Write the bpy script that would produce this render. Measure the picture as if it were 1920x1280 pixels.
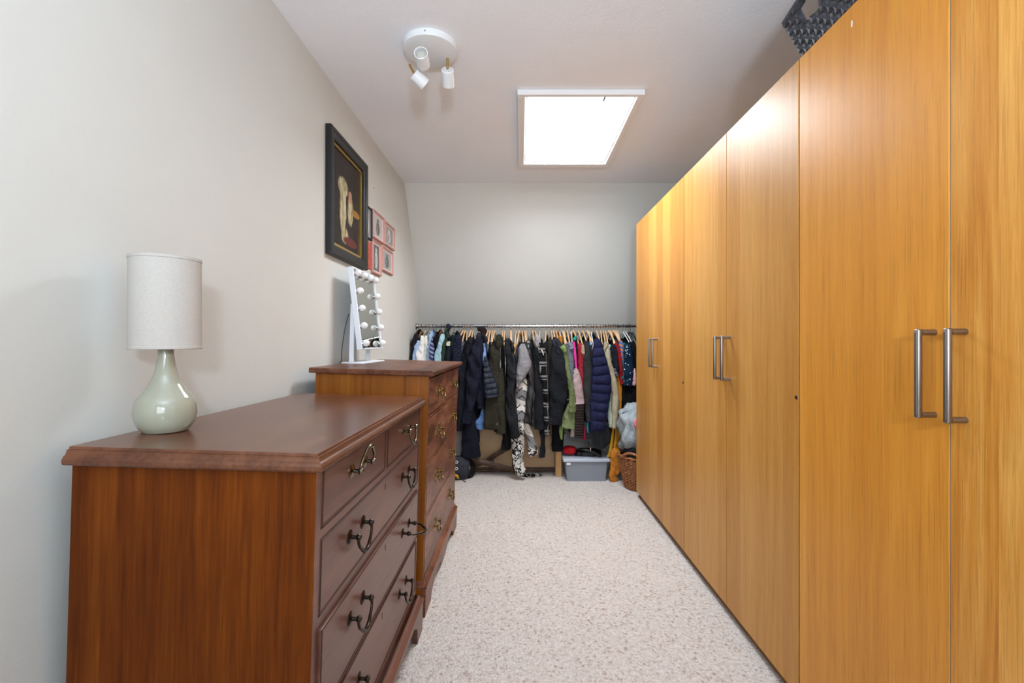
import bpy, bmesh, math, random
from mathutils import Vector, Matrix, noise
R = math.radians
random.seed(7)
scene = bpy.context.scene
COL = scene.collection
for o in list(bpy.data.objects): bpy.data.objects.remove(o, do_unlink=True)

# ------------------------------------------------------------------ camera, world, light, exposure
F = 870.0                     # focal length in pixels of the 1920 wide frame
H = 1.135                     # eye height
CX, CY = 975.0, 642.0         # where the optical axis meets the frame
cam = bpy.data.cameras.new('camera'); cam_o = bpy.data.objects.new('camera', cam); COL.objects.link(cam_o)
cam.sensor_width = 36.0; cam.lens = F / 1920 * 36
cam.shift_x = -(CX - 960) / 1920; cam.shift_y = (CY - 640) / 1920
cam.clip_start = 0.02
cam_o.location = (0, 0, H); cam_o.rotation_euler = (R(90), 0, 0)
scene.camera = cam_o

CEIL = 2.405
XW = -0.92                    # left wall
XR = 1.48                     # right wall behind the wardrobes
YB = 3.70                     # where the sloped wall meets the ceiling
YFRONT = -1.9                 # wall behind the camera

w = bpy.data.worlds.new('world'); scene.world = w; w.use_nodes = True
bg = w.node_tree.nodes['Background']; bg.inputs[0].default_value = (0.93, 0.97, 1.0, 1); bg.inputs[1].default_value = 3.0

def area(name, loc, rot, sx, sy, power, col):
    l = bpy.data.lights.new(name, 'AREA'); l.shape = 'RECTANGLE'; l.size = sx; l.size_y = sy
    l.energy = power; l.color = col
    o = bpy.data.objects.new(name, l); COL.objects.link(o); o.location = loc; o.rotation_euler = rot
    return o
area('skylight_daylight', (0.31, 2.75, CEIL + 0.17), (0, 0, 0), 0.55, 0.80, 60, (0.88, 0.94, 1.0))
area('rear_window_daylight', (0.35, YFRONT + 0.06, 1.45), (R(98), 0, 0), 1.5, 1.3, 21, (0.78, 0.89, 1.0))
area('photographer_flash', (0.20, -0.75, 1.50), (R(146), 0, R(0)), 0.16, 0.16, 48, (0.74, 0.87, 1.0))

vs = scene.view_settings
vs.view_transform = 'Standard'; vs.look = 'None'; vs.gamma = 1.0; vs.use_curve_mapping = False
vs.exposure = 0.12

# ------------------------------------------------------------------ helpers
def P(px, py, Y):             # a point of the photograph at distance Y
    return Vector(((px - CX) * Y / F, Y, H - (py - CY) * Y / F))

def lin(c):
    out = []
    for v in c[:3]:
        v = v / 255.0
        out.append(v / 12.92 if v <= 0.04045 else ((v + 0.055) / 1.055) ** 2.4)
    return (*out, 1.0)

class NT:
    def __init__(s, name):
        s.m = bpy.data.materials.new(name); s.m.use_nodes = True
        s.t = s.m.node_tree; s.b = s.t.nodes['Principled BSDF']; s.out = s.t.nodes['Material Output']
    def n(s, typ, **kw):
        nd = s.t.nodes.new(typ)
        for k, v in kw.items():
            if k in nd.inputs: 
                nd.inputs[k].default_value = v
            else: setattr(nd, k, v)
        return nd
    def l(s, a, b): s.t.links.new(a, b)
    def coords(s, scale=(1, 1, 1), rot=(0, 0, 0), loc=(0, 0, 0), kind='Object'):
        tc = s.n('ShaderNodeTexCoord'); mp = s.n('ShaderNodeMapping')
        mp.inputs['Scale'].default_value = scale; mp.inputs['Rotation'].default_value = rot; mp.inputs['Location'].default_value = loc
        s.l(tc.outputs[kind], mp.inputs[0]); return mp.outputs[0]
    def noise(s, vec, scale=5, detail=3, rough=0.5, dist=0.0):
        nd = s.n('ShaderNodeTexNoise'); s.l(vec, nd.inputs['Vector'])
        nd.inputs['Scale'].default_value = scale; nd.inputs['Detail'].default_value = detail
        nd.inputs['Roughness'].default_value = rough; nd.inputs['Distortion'].default_value = dist
        return nd.outputs['Fac']
    def ramp(s, fac, stops, mode='LINEAR'):
        nd = s.n('ShaderNodeValToRGB'); cr = nd.color_ramp; cr.interpolation = mode
        while len(cr.elements) < len(stops): cr.elements.new(0.5)
        for e, (p, c) in zip(cr.elements, stops): e.position = p; e.color = lin(c)
        s.l(fac, nd.inputs[0]); return nd.outputs[0]
    def mix(s, fac, a, b, mode='MIX'):
        nd = s.n('ShaderNodeMix'); nd.data_type = 'RGBA'; nd.blend_type = mode
        for sock, v in ((nd.inputs['Factor'], fac), (nd.inputs[6], a), (nd.inputs[7], b)):
            if isinstance(v, (int, float)): sock.default_value = v
            elif isinstance(v, tuple): sock.default_value = v
            else: s.l(v, sock)
        return nd.outputs[2]
    def math(s, op, a, b=0.0, c=0.0):
        nd = s.n('ShaderNodeMath'); nd.operation = op
        for i, v in enumerate((a, b, c)):
            if isinstance(v, (int, float)): nd.inputs[i].default_value = v
            else: s.l(v, nd.inputs[i])
        return nd.outputs[0]
    def sep(s, vec):
        nd = s.n('ShaderNodeSeparateXYZ'); s.l(vec, nd.inputs[0]); return nd.outputs
    def bump(s, h, strength=0.2, dist=0.01):
        nd = s.n('ShaderNodeBump'); nd.inputs['Strength'].default_value = strength; nd.inputs['Distance'].default_value = dist
        s.l(h, nd.inputs['Height']); s.l(nd.outputs[0], s.b.inputs['Normal'])
    def set(s, base=None, rough=None, metal=None, **kw):
        if base is not None:
            if isinstance(base, tuple): s.b.inputs['Base Color'].default_value = lin(base) if len(base) == 3 else base
            else: s.l(base, s.b.inputs['Base Color'])
        if rough is not None:
            if isinstance(rough, (int, float)): s.b.inputs['Roughness'].default_value = rough
            else: s.l(rough, s.b.inputs['Roughness'])
        if metal is not None: s.b.inputs['Metallic'].default_value = metal
        for k, v in kw.items(): s.b.inputs[k.replace('_', ' ')].default_value = v
        return s.m

# ------------------------------------------------------------------ materials
M = {}
def painted(name, c1, c2, bump=0.25, rough=0.75):
    t = NT(name); v = t.coords()
    n1 = t.noise(v, 1.6, 4, 0.6); col = t.ramp(n1, [(0.3, c1), (0.7, c2)])
    b = t.math('ADD', t.noise(v, 70, 4, 0.6), t.math('MULTIPLY', t.noise(v, 9, 3, 0.5), 1.6))
    t.bump(b, bump, 0.004); return t.set(col, rough)
M['wall'] = painted('sage_grey_wall_paint', (202, 201, 195), (206, 205, 199), 0.14)
M['ceiling'] = painted('white_ceiling_paint', (236, 237, 242), (241, 242, 247), 0.2)
M['white_trim'] = painted('white_gloss_paint', (228, 226, 226), (232, 230, 230), 0.05, 0.45)

def carpet():
    t = NT('flecked_cream_carpet'); v = t.coords()
    a = t.noise(v, 62, 4, 0.8); bcol = t.ramp(a, [(0.30, (112, 92, 80)), (0.42, (176, 160, 148)), (0.52, (212, 202, 196)), (0.68, (228, 222, 218))])
    vo = t.n('ShaderNodeTexVoronoi', Scale=105.0); t.l(v, vo.inputs['Vector'])
    c2 = t.ramp(vo.outputs['Color'], [(0.0, (120, 98, 84)), (0.16, (168, 146, 130)), (0.26, (214, 204, 196)), (1.0, (230, 224, 218))])
    col = t.mix(0.55, bcol, c2)
    big = t.noise(v, 5, 3, 0.6); col = t.mix(t.math('MULTIPLY', big, 0.22), col, lin((196, 176, 162)))
    h = t.math('ADD', t.math('MULTIPLY', vo.outputs['Distance'], -1.0), a)
    t.bump(h, 0.9, 0.008); t.b.inputs['Sheen Weight'].default_value = 0.2
    return t.set(col, 0.95)
M['carpet'] = carpet()

def wood(name, dark, mid, light, grain=(18, 18, 0.9), rough=0.3, fine=0.5, coat=0.0, bump=0.05, seed=0.0, blotch=0.5, spec=0.5, con=0.18):
    t = NT(name); t.b.inputs['Specular IOR Level'].default_value = spec; oi = t.n('ShaderNodeObjectInfo')
    tc = t.n('ShaderNodeTexCoord'); mp = t.n('ShaderNodeMapping'); mp.inputs['Scale'].default_value = grain
    mp.inputs['Location'].default_value = (seed, seed, seed)
    ad = t.n('ShaderNodeVectorMath'); ad.operation = 'ADD'
    sc = t.n('ShaderNodeVectorMath'); sc.operation = 'SCALE'; sc.inputs['Scale'].default_value = 7.0
    cmb = t.n('ShaderNodeCombineXYZ')
    for i in range(3): t.l(oi.outputs['Random'], cmb.inputs[i])
    t.l(cmb.outputs[0], sc.inputs[0]); t.l(tc.outputs['Object'], mp.inputs[0])
    t.l(mp.outputs[0], ad.inputs[0]); t.l(sc.outputs[0], ad.inputs[1]); v = ad.outputs[0]
    n1 = t.noise(v, 1.0, 4, 0.6, 0.6); n2 = t.noise(v, 7.0, 3, 0.7)
    f = t.math('ADD', t.math('MULTIPLY', n1, 1 - fine * 0.5), t.math('MULTIPLY', n2, fine * 0.5))
    col = t.ramp(f, [(0.5 - con, dark), (0.5, mid), (0.5 + con, light)])
    v2 = t.coords((3, 3, 1.3)); bl = t.noise(v2, 1.6, 3, 0.6)
    col = t.mix(t.math('MULTIPLY', bl, blotch), col, lin(dark))
    t.bump(n2, bump, 0.002)
    t.b.inputs['Coat Weight'].default_value = coat; t.b.inputs['Coat Roughness'].default_value = 0.12
    return t.set(col, rough)
M['chest_side'] = wood('mahogany_side', (66, 26, 5), (112, 54, 9), (142, 78, 18), (20, 20, 0.8), 0.45, 0.9, 0.0, spec=0.1, con=0.2, blotch=0.85)
M['chest_top'] = wood('mahogany_top', (72, 39, 24), (102, 61, 39), (122, 78, 53), (16, 1.2, 16), 0.24, 0.6, 0.0, blotch=0.3, spec=0.45)
M['chest_front'] = wood('mahogany_front', (70, 40, 31), (104, 65, 51), (122, 81, 65), (14, 1.0, 14), 0.32, 0.7, 0.0, blotch=0.3, spec=0.55)
M['tall_side'] = wood('pine_stained_side', (92, 44, 6), (140, 80, 18), (164, 102, 30), (22, 22, 0.5), 0.42, 0.5, 0.0, spec=0.25)
M['tall_front'] = wood('oak_stained_front', (66, 34, 20), (120, 72, 48), (146, 97, 70), (13, 3.2, 13), 0.36, 0.9, 0.0, 0.1, blotch=0.25, spec=0.35, con=0.11)
M['tall_top'] = wood('worn_oak_top', (66, 36, 22), (104, 62, 42), (130, 86, 62), (12, 2.2, 12), 0.36, 0.7, 0.0, blotch=0.3, spec=0.3, con=0.13)
M['bead'] = wood('dark_cock_bead', (40, 18, 12), (62, 32, 23), (76, 42, 32), (14, 1.0, 14), 0.35, 0.5)
M['gap'] = NT('dark_gap').set((26, 12, 8), 0.9)
M['pine'] = wood('pale_pine', (176, 128, 72), (206, 160, 104), (222, 180, 124), (30, 30, 2), 0.45, 0.5)
M['hanger_wood'] = wood('hanger_wood', (216, 174, 128), (236, 200, 160), (242, 212, 176), (40, 4, 40), 0.4, 0.5)
M['hanger_dark_wood'] = wood('dark_hanger_wood', (112, 74, 40), (144, 98, 58), (160, 112, 70), (40, 4, 40), 0.4, 0.5)
M['old_wood'] = wood('old_dark_wood', (42, 26, 16), (82, 56, 38), (116, 86, 62), (14, 14, 14), 0.55, 0.7)
M['ply'] = wood('birch_ply', (150, 118, 82), (172, 140, 102), (186, 156, 118), (2.5, 10, 10), 0.5, 0.4)

def veneer(name, cols, fine=0.25, seed=0.0, cathedral=0.25, pore=0.22):
    t = NT(name); oi = t.n('ShaderNodeObjectInfo'); tc = t.n('ShaderNodeTexCoord')
    off = t.math('MULTIPLY', oi.outputs['Random'], 37.0)
    xyz = t.sep(tc.outputs['Object'])
    y = t.math('ADD', xyz[1], off)
    wv = t.n('ShaderNodeTexVoronoi'); wv.voronoi_dimensions = '1D'; wv.inputs['Scale'].default_value = 7.5
    t.l(y, wv.inputs['W']); strip = t.sep(wv.outputs['Color'])[0]
    cb = t.n('ShaderNodeCombineXYZ'); t.l(t.math('MULTIPLY', y, 42.0), cb.inputs[1])
    t.l(t.math('MULTIPLY', xyz[2], 1.1), cb.inputs[2]); t.l(t.math('MULTIPLY', strip, 9.0), cb.inputs[0])
    n1 = t.noise(cb.outputs[0], 1.0, 4, 0.6, 0.5)
    cb2 = t.n('ShaderNodeCombineXYZ'); t.l(t.math('MULTIPLY', y, 330.0), cb2.inputs[1]); t.l(t.math('MULTIPLY', xyz[2], 9.0), cb2.inputs[2])
    n2 = t.noise(cb2.outputs[0], 1.0, 3, 0.7)
    # cathedral rings
    cb3 = t.n('ShaderNodeCombineXYZ'); t.l(t.math('MULTIPLY', y, 6.0), cb3.inputs[1]); t.l(t.math('MULTIPLY', xyz[2], 0.55), cb3.inputs[2]); t.l(t.math('MULTIPLY', strip, 13.0), cb3.inputs[0])
    n3 = t.math('PINGPONG', t.math('MULTIPLY', t.noise(cb3.outputs[0], 1.0, 2, 0.4), 22.0), 1.0)
    f = t.math('ADD', t.math('MULTIPLY', n1, 0.40), t.math('MULTIPLY', n2, fine))
    f = t.math('ADD', f, t.math('MULTIPLY', strip, 0.24))
    f = t.math('ADD', f, t.math('MULTIPLY', n3, cathedral * 0.3))
    col = t.ramp(f, [(0.28, cols[0]), (0.5, cols[1]), (0.75, cols[2])])
    cb4 = t.n('ShaderNodeCombineXYZ'); t.l(t.math('MULTIPLY', y, 260.0), cb4.inputs[1]); t.l(t.math('MULTIPLY', xyz[2], 5.0), cb4.inputs[2]); t.l(t.math('MULTIPLY', strip, 5.0), cb4.inputs[0])
    por = t.math('MULTIPLY', t.math('GREATER_THAN', t.noise(cb4.outputs[0], 1.0, 2, 0.6), 0.60), pore)
    col = t.mix(por, col, lin(tuple(q * .62 for q in cols[0])))
    t.bump(n2, 0.04, 0.001); t.b.inputs['Specular IOR Level'].default_value = 0.34
    return t.set(col, 0.40)
M['veneer'] = veneer('oak_veneer', ((178, 119, 50), (197, 139, 64), (213, 159, 86)))
M['veneer_warm'] = veneer('warm_oak_veneer', ((196, 124, 38), (214, 143, 50), (230, 163, 70)))
M['veneer_orange'] = veneer('orange_oak_veneer', ((176, 104, 32), (202, 134, 50), (226, 166, 82)), fine=0.40, cathedral=0.5, pore=0.20)
M['veneer_edge'] = NT('pale_door_edge').set((206, 176, 128), 0.5)
M['carcass'] = NT('oak_foil_carcass').set((138, 98, 52), 0.5)
M['steel'] = NT('brushed_steel').set((150, 142, 136), 0.38, 1.0)
M['chrome'] = NT('chrome').set((205, 205, 208), 0.16, 1.0)
M['hook_wire'] = NT('hook_wire').set((92, 88, 84), 0.35, 0.9)
M['brass'] = NT('aged_brass').set((150, 128, 86), 0.28, 1.0)
M['gold'] = NT('satin_gold').set((196, 160, 84), 0.3, 1.0)
M['bronze'] = NT('dark_bronze').set((62, 52, 46), 0.3, 0.9)
M['bronze_polished'] = NT('rubbed_bronze').set((112, 104, 88), 0.25, 1.0)
M['white_metal'] = NT('white_powder_coat').set((226, 228, 230), 0.4)
M['white_mirror_frame'] = NT('white_mirror_frame').set((226, 231, 238), 0.4)
M['mirror'] = NT('mirror_glass').set((200, 205, 200), 0.02, 1.0)
M['opal'] = NT('opal_bulb').set((240, 240, 240), 0.25, Transmission_Weight=0.1)
M['spot_lens'] = NT('spot_lens').set((190, 188, 178), 0.25, Coat_Weight=1.0)
M['black'] = NT('black_plastic').set((18, 18, 20), 0.4)
M['black_frame'] = NT('black_frame').set((13, 12, 14), 0.45)
def pinkf():
    t = NT('pink_wood_frame'); n = t.noise(t.coords((40, 40, 4)), 1.5, 3, 0.6)
    return t.set(t.ramp(n, [(0.3, (184, 132, 122)), (0.7, (198, 148, 138))]), 0.5)
M['pink_frame'] = pinkf()
def glaze():
    t = NT('celadon_glaze'); n = t.noise(t.coords(), 6, 3, 0.5)
    return t.set(t.ramp(n, [(0.3, (152, 152, 134)), (0.7, (162, 162, 144))]), 0.12, Coat_Weight=0.6)
M['glaze'] = glaze()
def shade():
    t = NT('cream_linen_shade'); v = t.coords((260, 260, 320)); n = t.noise(v, 1.0, 2, 0.6)
    t.bump(n, 0.15, 0.001)
    return t.set(t.ramp(n, [(0.3, (176, 170, 162)), (0.7, (184, 178, 171))]), 0.85)
M['shade'] = shade()
def glass_pane():
    t = NT('skylight_glass')
    tr = t.n('ShaderNodeBsdfTransparent'); gl = t.n('ShaderNodeBsdfGlossy'); gl.inputs['Roughness'].default_value = 0.03
    mx = t.n('ShaderNodeMixShader'); mx.inputs[0].default_value = 0.06
    t.l(tr.outputs[0], mx.inputs[1]); t.l(gl.outputs[0], mx.inputs[2]); t.l(mx.outputs[0], t.out.inputs[0]); return t.m
M['glass'] = glass_pane()
def plastic(name, c, tf):
    t = NT(name); t.set(c, 0.3)
    tr = t.n('ShaderNodeBsdfTransparent'); tr.inputs[0].default_value = (0.9, 0.92, 0.95, 1)
    mx = t.n('ShaderNodeMixShader'); mx.inputs[0].default_value = tf
    t.l(t.b.outputs[0], mx.inputs[1]); t.l(tr.outputs[0], mx.inputs[2]); t.l(mx.outputs[0], t.out.inputs[0]); return t.m
M['clear_plastic'] = plastic('clear_plastic', (170, 176, 186), 0.55)
M['lid_plastic'] = plastic('lid_plastic', (196, 204, 216), 0.25)
def wicker(name, c1, c2, c3):
    t = NT(name); n = t.noise(t.coords((60, 60, 60)), 1.0, 3, 0.7)
    return t.set(t.ramp(n, [(0.3, c1), (0.5, c2), (0.72, c3)]), 0.5)
M['wicker'] = wicker('brown_wicker', (88, 46, 22), (146, 88, 48), (186, 128, 80))
M['raffia'] = wicker('charcoal_raffia', (26, 27, 31), (42, 44, 50), (64, 68, 78))

_fab = {}
def fabric(c, kind='plain', rough=0.9, c2=None):
    key = (c, kind, rough, c2)
    if key in _fab: return _fab[key]
    dk = 0.70 if max(c) < 90 else 1.0
    t = NT('fabric_%s_%d' % (kind, len(_fab))); v = t.coords(); base = lin(tuple(q * dk for q in c))
    t.b.inputs['Specular IOR Level'].default_value = 0.5 if (rough < 0.4 or kind == 'leather') else (0.3 if rough < .6 else 0.15)
    weave = t.noise(v, 380, 2, 0.6); wr = t.noise(t.coords((1, 1, 0.5)), 15, 5, 0.62, 1.8)
    col = t.mix(t.math('MULTIPLY', t.noise(v, 30, 3, 0.6), 0.35), base, tuple([min(1, x * 1.4) for x in base[:3]]) + (1,))
    hb = t.math('ADD', wr, t.math('MULTIPLY', weave, 0.12)); bs = 0.75; bd = 0.03
    xyz = t.sep(v)
    if kind == 'dots':
        vo = t.n('ShaderNodeTexVoronoi', Scale=48.0); t.l(v, vo.inputs['Vector'])
        col = t.mix(t.math('LESS_THAN', vo.outputs['Distance'], 0.24), col, lin(c2))
    elif kind == 'fine_dots':
        vo = t.n('ShaderNodeTexVoronoi', Scale=110.0); t.l(v, vo.inputs['Vector'])
        col = t.mix(t.math('LESS_THAN', vo.outputs['Distance'], 0.22), col, lin(c2))
    elif kind == 'plaid':
        a = t.math('LESS_THAN', t.math('PINGPONG', t.math('MULTIPLY', xyz[2], 9.0), 0.5), 0.07)
        b = t.math('LESS_THAN', t.math('PINGPONG', t.math('MULTIPLY', t.math('ADD', xyz[0], xyz[1]), 13.0), 0.5), 0.06)
        d = t.math('LESS_THAN', t.math('PINGPONG', t.math('ADD', t.math('MULTIPLY', xyz[2], 9.0), 0.22), 0.5), 0.04)
        col = t.mix(t.math('MULTIPLY', t.math('MAXIMUM', t.math('MAXIMUM', a, b), d), 0.38), col, lin(c2))
    elif kind == 'stripes':
        a = t.math('LESS_THAN', t.math('PINGPONG', t.math('MULTIPLY', t.math('ADD', xyz[2], t.math('MULTIPLY', xyz[0], 0.6)), 28.0), 0.5), 0.2)
        col = t.mix(a, col, lin(c2))
    elif kind == 'paisley':
        n = t.noise(v, 22, 3, 0.5, 2.5); col = t.mix(t.math('GREATER_THAN', n, 0.52), col, lin(c2))
    elif kind == 'camo':
        n = t.noise(v, 30, 2, 0.5, 1.0); col = t.mix(t.math('GREATER_THAN', n, 0.5), col, lin(c2))
    elif kind == 'boucle':
        n = t.noise(v, 95, 3, 0.8); col = t.mix(t.math('MULTIPLY', n, 1.2), col, lin(c2)); hb = n; bs = 1.0; bd = 0.02
    elif kind == 'knit':
        n = t.noise(v, 130, 2, 0.5); hb = n; bs = 0.6; bd = 0.006
        blk = t.math('SNAP', t.math('ADD', t.math('MULTIPLY', xyz[2], 11.0), t.math('MULTIPLY', xyz[0], 4.0)), 1.0)
        sel = t.math('PINGPONG', blk, 1.0)
        ch = t.n('ShaderNodeTexChecker', Scale=22.0); t.l(v, ch.inputs['Vector'])
        col = t.mix(sel, lin((206, 200, 192)), lin((118, 116, 116)))
        diag = t.math('PINGPONG', t.math('MULTIPLY', t.math('ADD', t.math('ABSOLUTE', xyz[0]), xyz[2]), 16.0), 0.5)
        zig = t.math('MULTIPLY', t.math('LESS_THAN', diag, 0.09), t.math('LESS_THAN', t.noise(v, 14, 1, 0.4), 0.52))
        col = t.mix(zig, col, lin((38, 36, 40)))
    elif kind == 'mottled':
        n = t.noise(v, 60, 3, 0.7); col = t.mix(n, col, lin(c2))
    elif kind == 'leather': bd = 0.008
    t.bump(hb, bs, bd)
    _fab[key] = t.set(col, rough); return _fab[key]

# ------------------------------------------------------------------ mesh helpers
def link_mesh(name, verts, faces, m, parent=None, smooth=False, loc=None):
    me = bpy.data.meshes.new(name)
    off = Vector((0, 0, 0))
    if parent is not None and loc is None: off = WORLD.get(parent.name, off)
    me.from_pydata([tuple(Vector(v) - off) for v in verts], [], faces); me.validate(); me.update()
    if smooth: me.polygons.foreach_set('use_smooth', [True] * len(me.polygons))
    me.materials.append(M[m] if isinstance(m, str) else m)
    o = bpy.data.objects.new(name, me); COL.objects.link(o)
    if parent is not None: o.parent = parent
    return o
WORLD = {}                     # roots whose parts are written in world coordinates: name -> location

class B:                       # collects shapes of ONE part
    def __init__(s): s.bm = bmesh.new()
    def box(s, x0, x1, y0, y1, z0, z1, bev=0.0, seg=1):
        vs_ = [s.bm.verts.new(p) for p in ((x0, y0, z0), (x1, y0, z0), (x1, y1, z0), (x0, y1, z0), (x0, y0, z1), (x1, y0, z1), (x1, y1, z1), (x0, y1, z1))]
        fs = [s.bm.faces.new([vs_[i] for i in q]) for q in ((0, 3, 2, 1), (4, 5, 6, 7), (0, 1, 5, 4), (1, 2, 6, 5), (2, 3, 7, 6), (3, 0, 4, 7))]
        if bev > 0:
            ed = list({e for f in fs for e in f.edges})
            bmesh.ops.bevel(s.bm, geom=ed, offset=bev, segments=seg, affect='EDGES', profile=0.5)
        return s
    def prism(s, pts, axis, a, b):      # polygon pts in the other two axes, extruded along axis from a to b
        def mk(p, t):
            if axis == 'x': return (t, p[0], p[1])
            if axis == 'y': return (p[0], t, p[1])
            return (p[0], p[1], t)
        v0 = [s.bm.verts.new(mk(p, a)) for p in pts]; v1 = [s.bm.verts.new(mk(p, b)) for p in pts]
        n = len(pts)
        s.bm.faces.new(v0); s.bm.faces.new(list(reversed(v1)))
        for i in range(n): s.bm.faces.new([v0[i], v1[i], v1[(i + 1) % n], v0[(i + 1) % n]])
        return s
    def lathe(s, prof, c=(0, 0, 0), n=32, axis=Vector((0, 0, 1)), cap=True):
        axis = Vector(axis).normalized(); ux = axis.orthogonal().normalized(); uy = axis.cross(ux); c = Vector(c)
        rings = []
        for r, z in prof:
            rings.append([s.bm.verts.new(c + axis * z + (ux * math.cos(2 * math.pi * k / n) + uy * math.sin(2 * math.pi * k / n)) * r) for k in range(n)])
        for a, b in zip(rings, rings[1:]):
            for k in range(n): s.bm.faces.new([a[k], a[(k + 1) % n], b[(k + 1) % n], b[k]])
        if cap:
            if prof[0][0] > 1e-5: s.bm.faces.new(list(reversed(rings[0])))
            if prof[-1][0] > 1e-5: s.bm.faces.new(rings[-1])
        return s
    def tube(s, pts, r, n=8, ry=None, up=Vector((1, 0, 0)), cap=True):
        pts = [Vector(p) for p in pts]; rings = []
        for i, p in enumerate(pts):
            d = (pts[min(i + 1, len(pts) - 1)] - pts[max(i - 1, 0)]).normalized()
            a = up - d * up.dot(d)
            if a.length < 1e-3: a = d.orthogonal()
            a.normalize(); b = d.cross(a)
            rr = r[i] if isinstance(r, (list, tuple)) else r
            r2 = rr if ry is None else (ry[i] if isinstance(ry, (list, tuple)) else ry)
            rings.append([s.bm.verts.new(p + a * math.cos(2 * math.pi * k / n) * rr + b * math.sin(2 * math.pi * k / n) * r2) for k in range(n)])
        for a, b in zip(rings, rings[1:]):
            for k in range(n): s.bm.faces.new([a[k], a[(k + 1) % n], b[(k + 1) % n], b[k]])
        if cap: s.bm.faces.new(list(reversed(rings[0]))); s.bm.faces.new(rings[-1])
        return s
    def sphere(s, c, r, u=16, v=10, sc=(1, 1, 1)):
        mt = Matrix.Translation(c) @ Matrix.Diagonal((sc[0], sc[1], sc[2], 1))
        bmesh.ops.create_uvsphere(s.bm, u_segments=u, v_segments=v, radius=r, matrix=mt); return s
    def out(s, name, m, parent=None, smooth=False, angle=None, world=True):
        bmesh.ops.recalc_face_normals(s.bm, faces=s.bm.faces)
        if parent is not None and world and parent.name in WORLD:
            bmesh.ops.translate(s.bm, verts=s.bm.verts, vec=-WORLD[parent.name])
        me = bpy.data.meshes.new(name); s.bm.to_mesh(me); s.bm.free()
        if smooth:
            me.polygons.foreach_set('use_smooth', [True] * len(me.polygons))
            try: me.set_sharp_from_angle(angle=R(angle or 40))
            except Exception: pass
        me.materials.append(M[m] if isinstance(m, str) else m)
        o = bpy.data.objects.new(name, me); COL.objects.link(o)
        if parent is not None: o.parent = parent
        return o

def thing(name, label, cat, loc=(0, 0, 0), rot=(0, 0, 0), group=None, world=True):
    o = bpy.data.objects.new(name, None); COL.objects.link(o); o.empty_display_size = 0.05
    o.location = loc; o.rotation_euler = rot; o['label'] = label; o['category'] = cat
    if group: o['group'] = group
    if world: WORLD[o.name] = Vector(loc)
    return o
def tag(o, label, cat, group=None):
    o['label'] = label; o['category'] = cat
    if group: o['group'] = group
    return o
def struct(o): o['kind'] = 'structure'; return o

def cat_rom(pts, n):
    """resample a list of tuples smoothly to n points"""
    out = []; k = len(pts) - 1
    for i in range(n):
        t = i / (n - 1) * k; j = min(int(t), k - 1); u = t - j
        p0 = pts[max(j - 1, 0)]; p1 = pts[j]; p2 = pts[j + 1]; p3 = pts[min(j + 2, k)]
        out.append(tuple(0.5 * (2 * b + (c - a) * u + (2 * a - 5 * b + 4 * c - d) * u * u + (3 * b - a - 3 * c + d) * u ** 3) for a, b, c, d in zip(p0, p1, p2, p3)))
    return out

# ------------------------------------------------------------------ the room
ZK = 0.95; SL = (4.327 - YB) / (CEIL - 1.344); YK = YB + SL * (CEIL - ZK)
struct(B().box(XW - 0.1, XR + 0.1, YFRONT - 0.1, YK + 0.1, -0.1, 0.0).out('floor', 'carpet'))
struct(B().prism([(YFRONT, 0), (YK, 0), (YK, ZK), (YB, CEIL), (YFRONT, CEIL)], 'x', XW - 0.1, XW).out('wall_left', 'wall'))
struct(B().prism([(YFRONT, 0), (YK, 0), (YK, ZK), (YB, CEIL), (YFRONT, CEIL)], 'x', XR, XR + 0.1).out('wall_right', 'wall'))
struct(B().prism([(YK, 0), (YK + 0.1, 0), (YK + 0.1, ZK), (YB + 0.1, CEIL), (YB, CEIL), (YK, ZK)], 'x', XW, XR).out('wall_back', 'wall'))
# ceiling with the skylight opening
OX0, OX1, OY0, OY1 = 0.027, 0.594, 2.350, 3.235
b = B()
b.box(XW, XR, YFRONT, OY0, CEIL, CEIL + 0.1); b.box(XW, XR, OY1, YB + 0.1, CEIL, CEIL + 0.1)
b.box(XW, OX0, OY0, OY1, CEIL, CEIL + 0.1); b.box(OX1, XR, OY0, OY1, CEIL, CEIL + 0.1)
struct(b.out('ceiling', 'ceiling'))
sk = bpy.data.objects.new('window_1', None); COL.objects.link(sk); sk.location = (0.32, 2.8, CEIL); struct(sk); WORLD['window_1'] = Vector((0.32, 2.8, CEIL))
FX0, FX1, FY0, FY1, FZ = -0.013, 0.628, 2.325, 3.29, CEIL - 0.028
for nm, q in (('frame_front', (FX0, FX1, FY0, OY0)), ('frame_rear', (FX0, FX1, OY1, FY1)), ('frame_left', (FX0, OX0, OY0, OY1)), ('frame_right', (OX1, FX1, OY0, OY1))):
    B().box(q[0], q[1], q[2], q[3], FZ, CEIL - 0.0005, 0.002).out('window_frame', 'white_trim', sk)
for q in ((OX0, OX1, OY0, OY0 + 0.012), (OX0, OX1, OY1 - 0.012, OY1), (OX0, OX0 + 0.012, OY0 + .012, OY1 - .012), (OX1 - 0.012, OX1, OY0 + .012, OY1 - .012)):
    B().box(*q, CEIL - 0.012, CEIL + 0.1).out('sash', 'white_trim', sk)
B().box(OX0 + 0.012, OX1 - 0.012, OY0 + 0.012, OY1 - 0.012, CEIL + 0.02, CEIL + 0.026).out('pane', 'glass', sk)
lt = B().box(0.428, 0.440, OY0 + 0.013, OY0 + 0.060, CEIL - 0.020, CEIL - 0.006, 0.003).out('latch', 'steel', sk)
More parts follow.
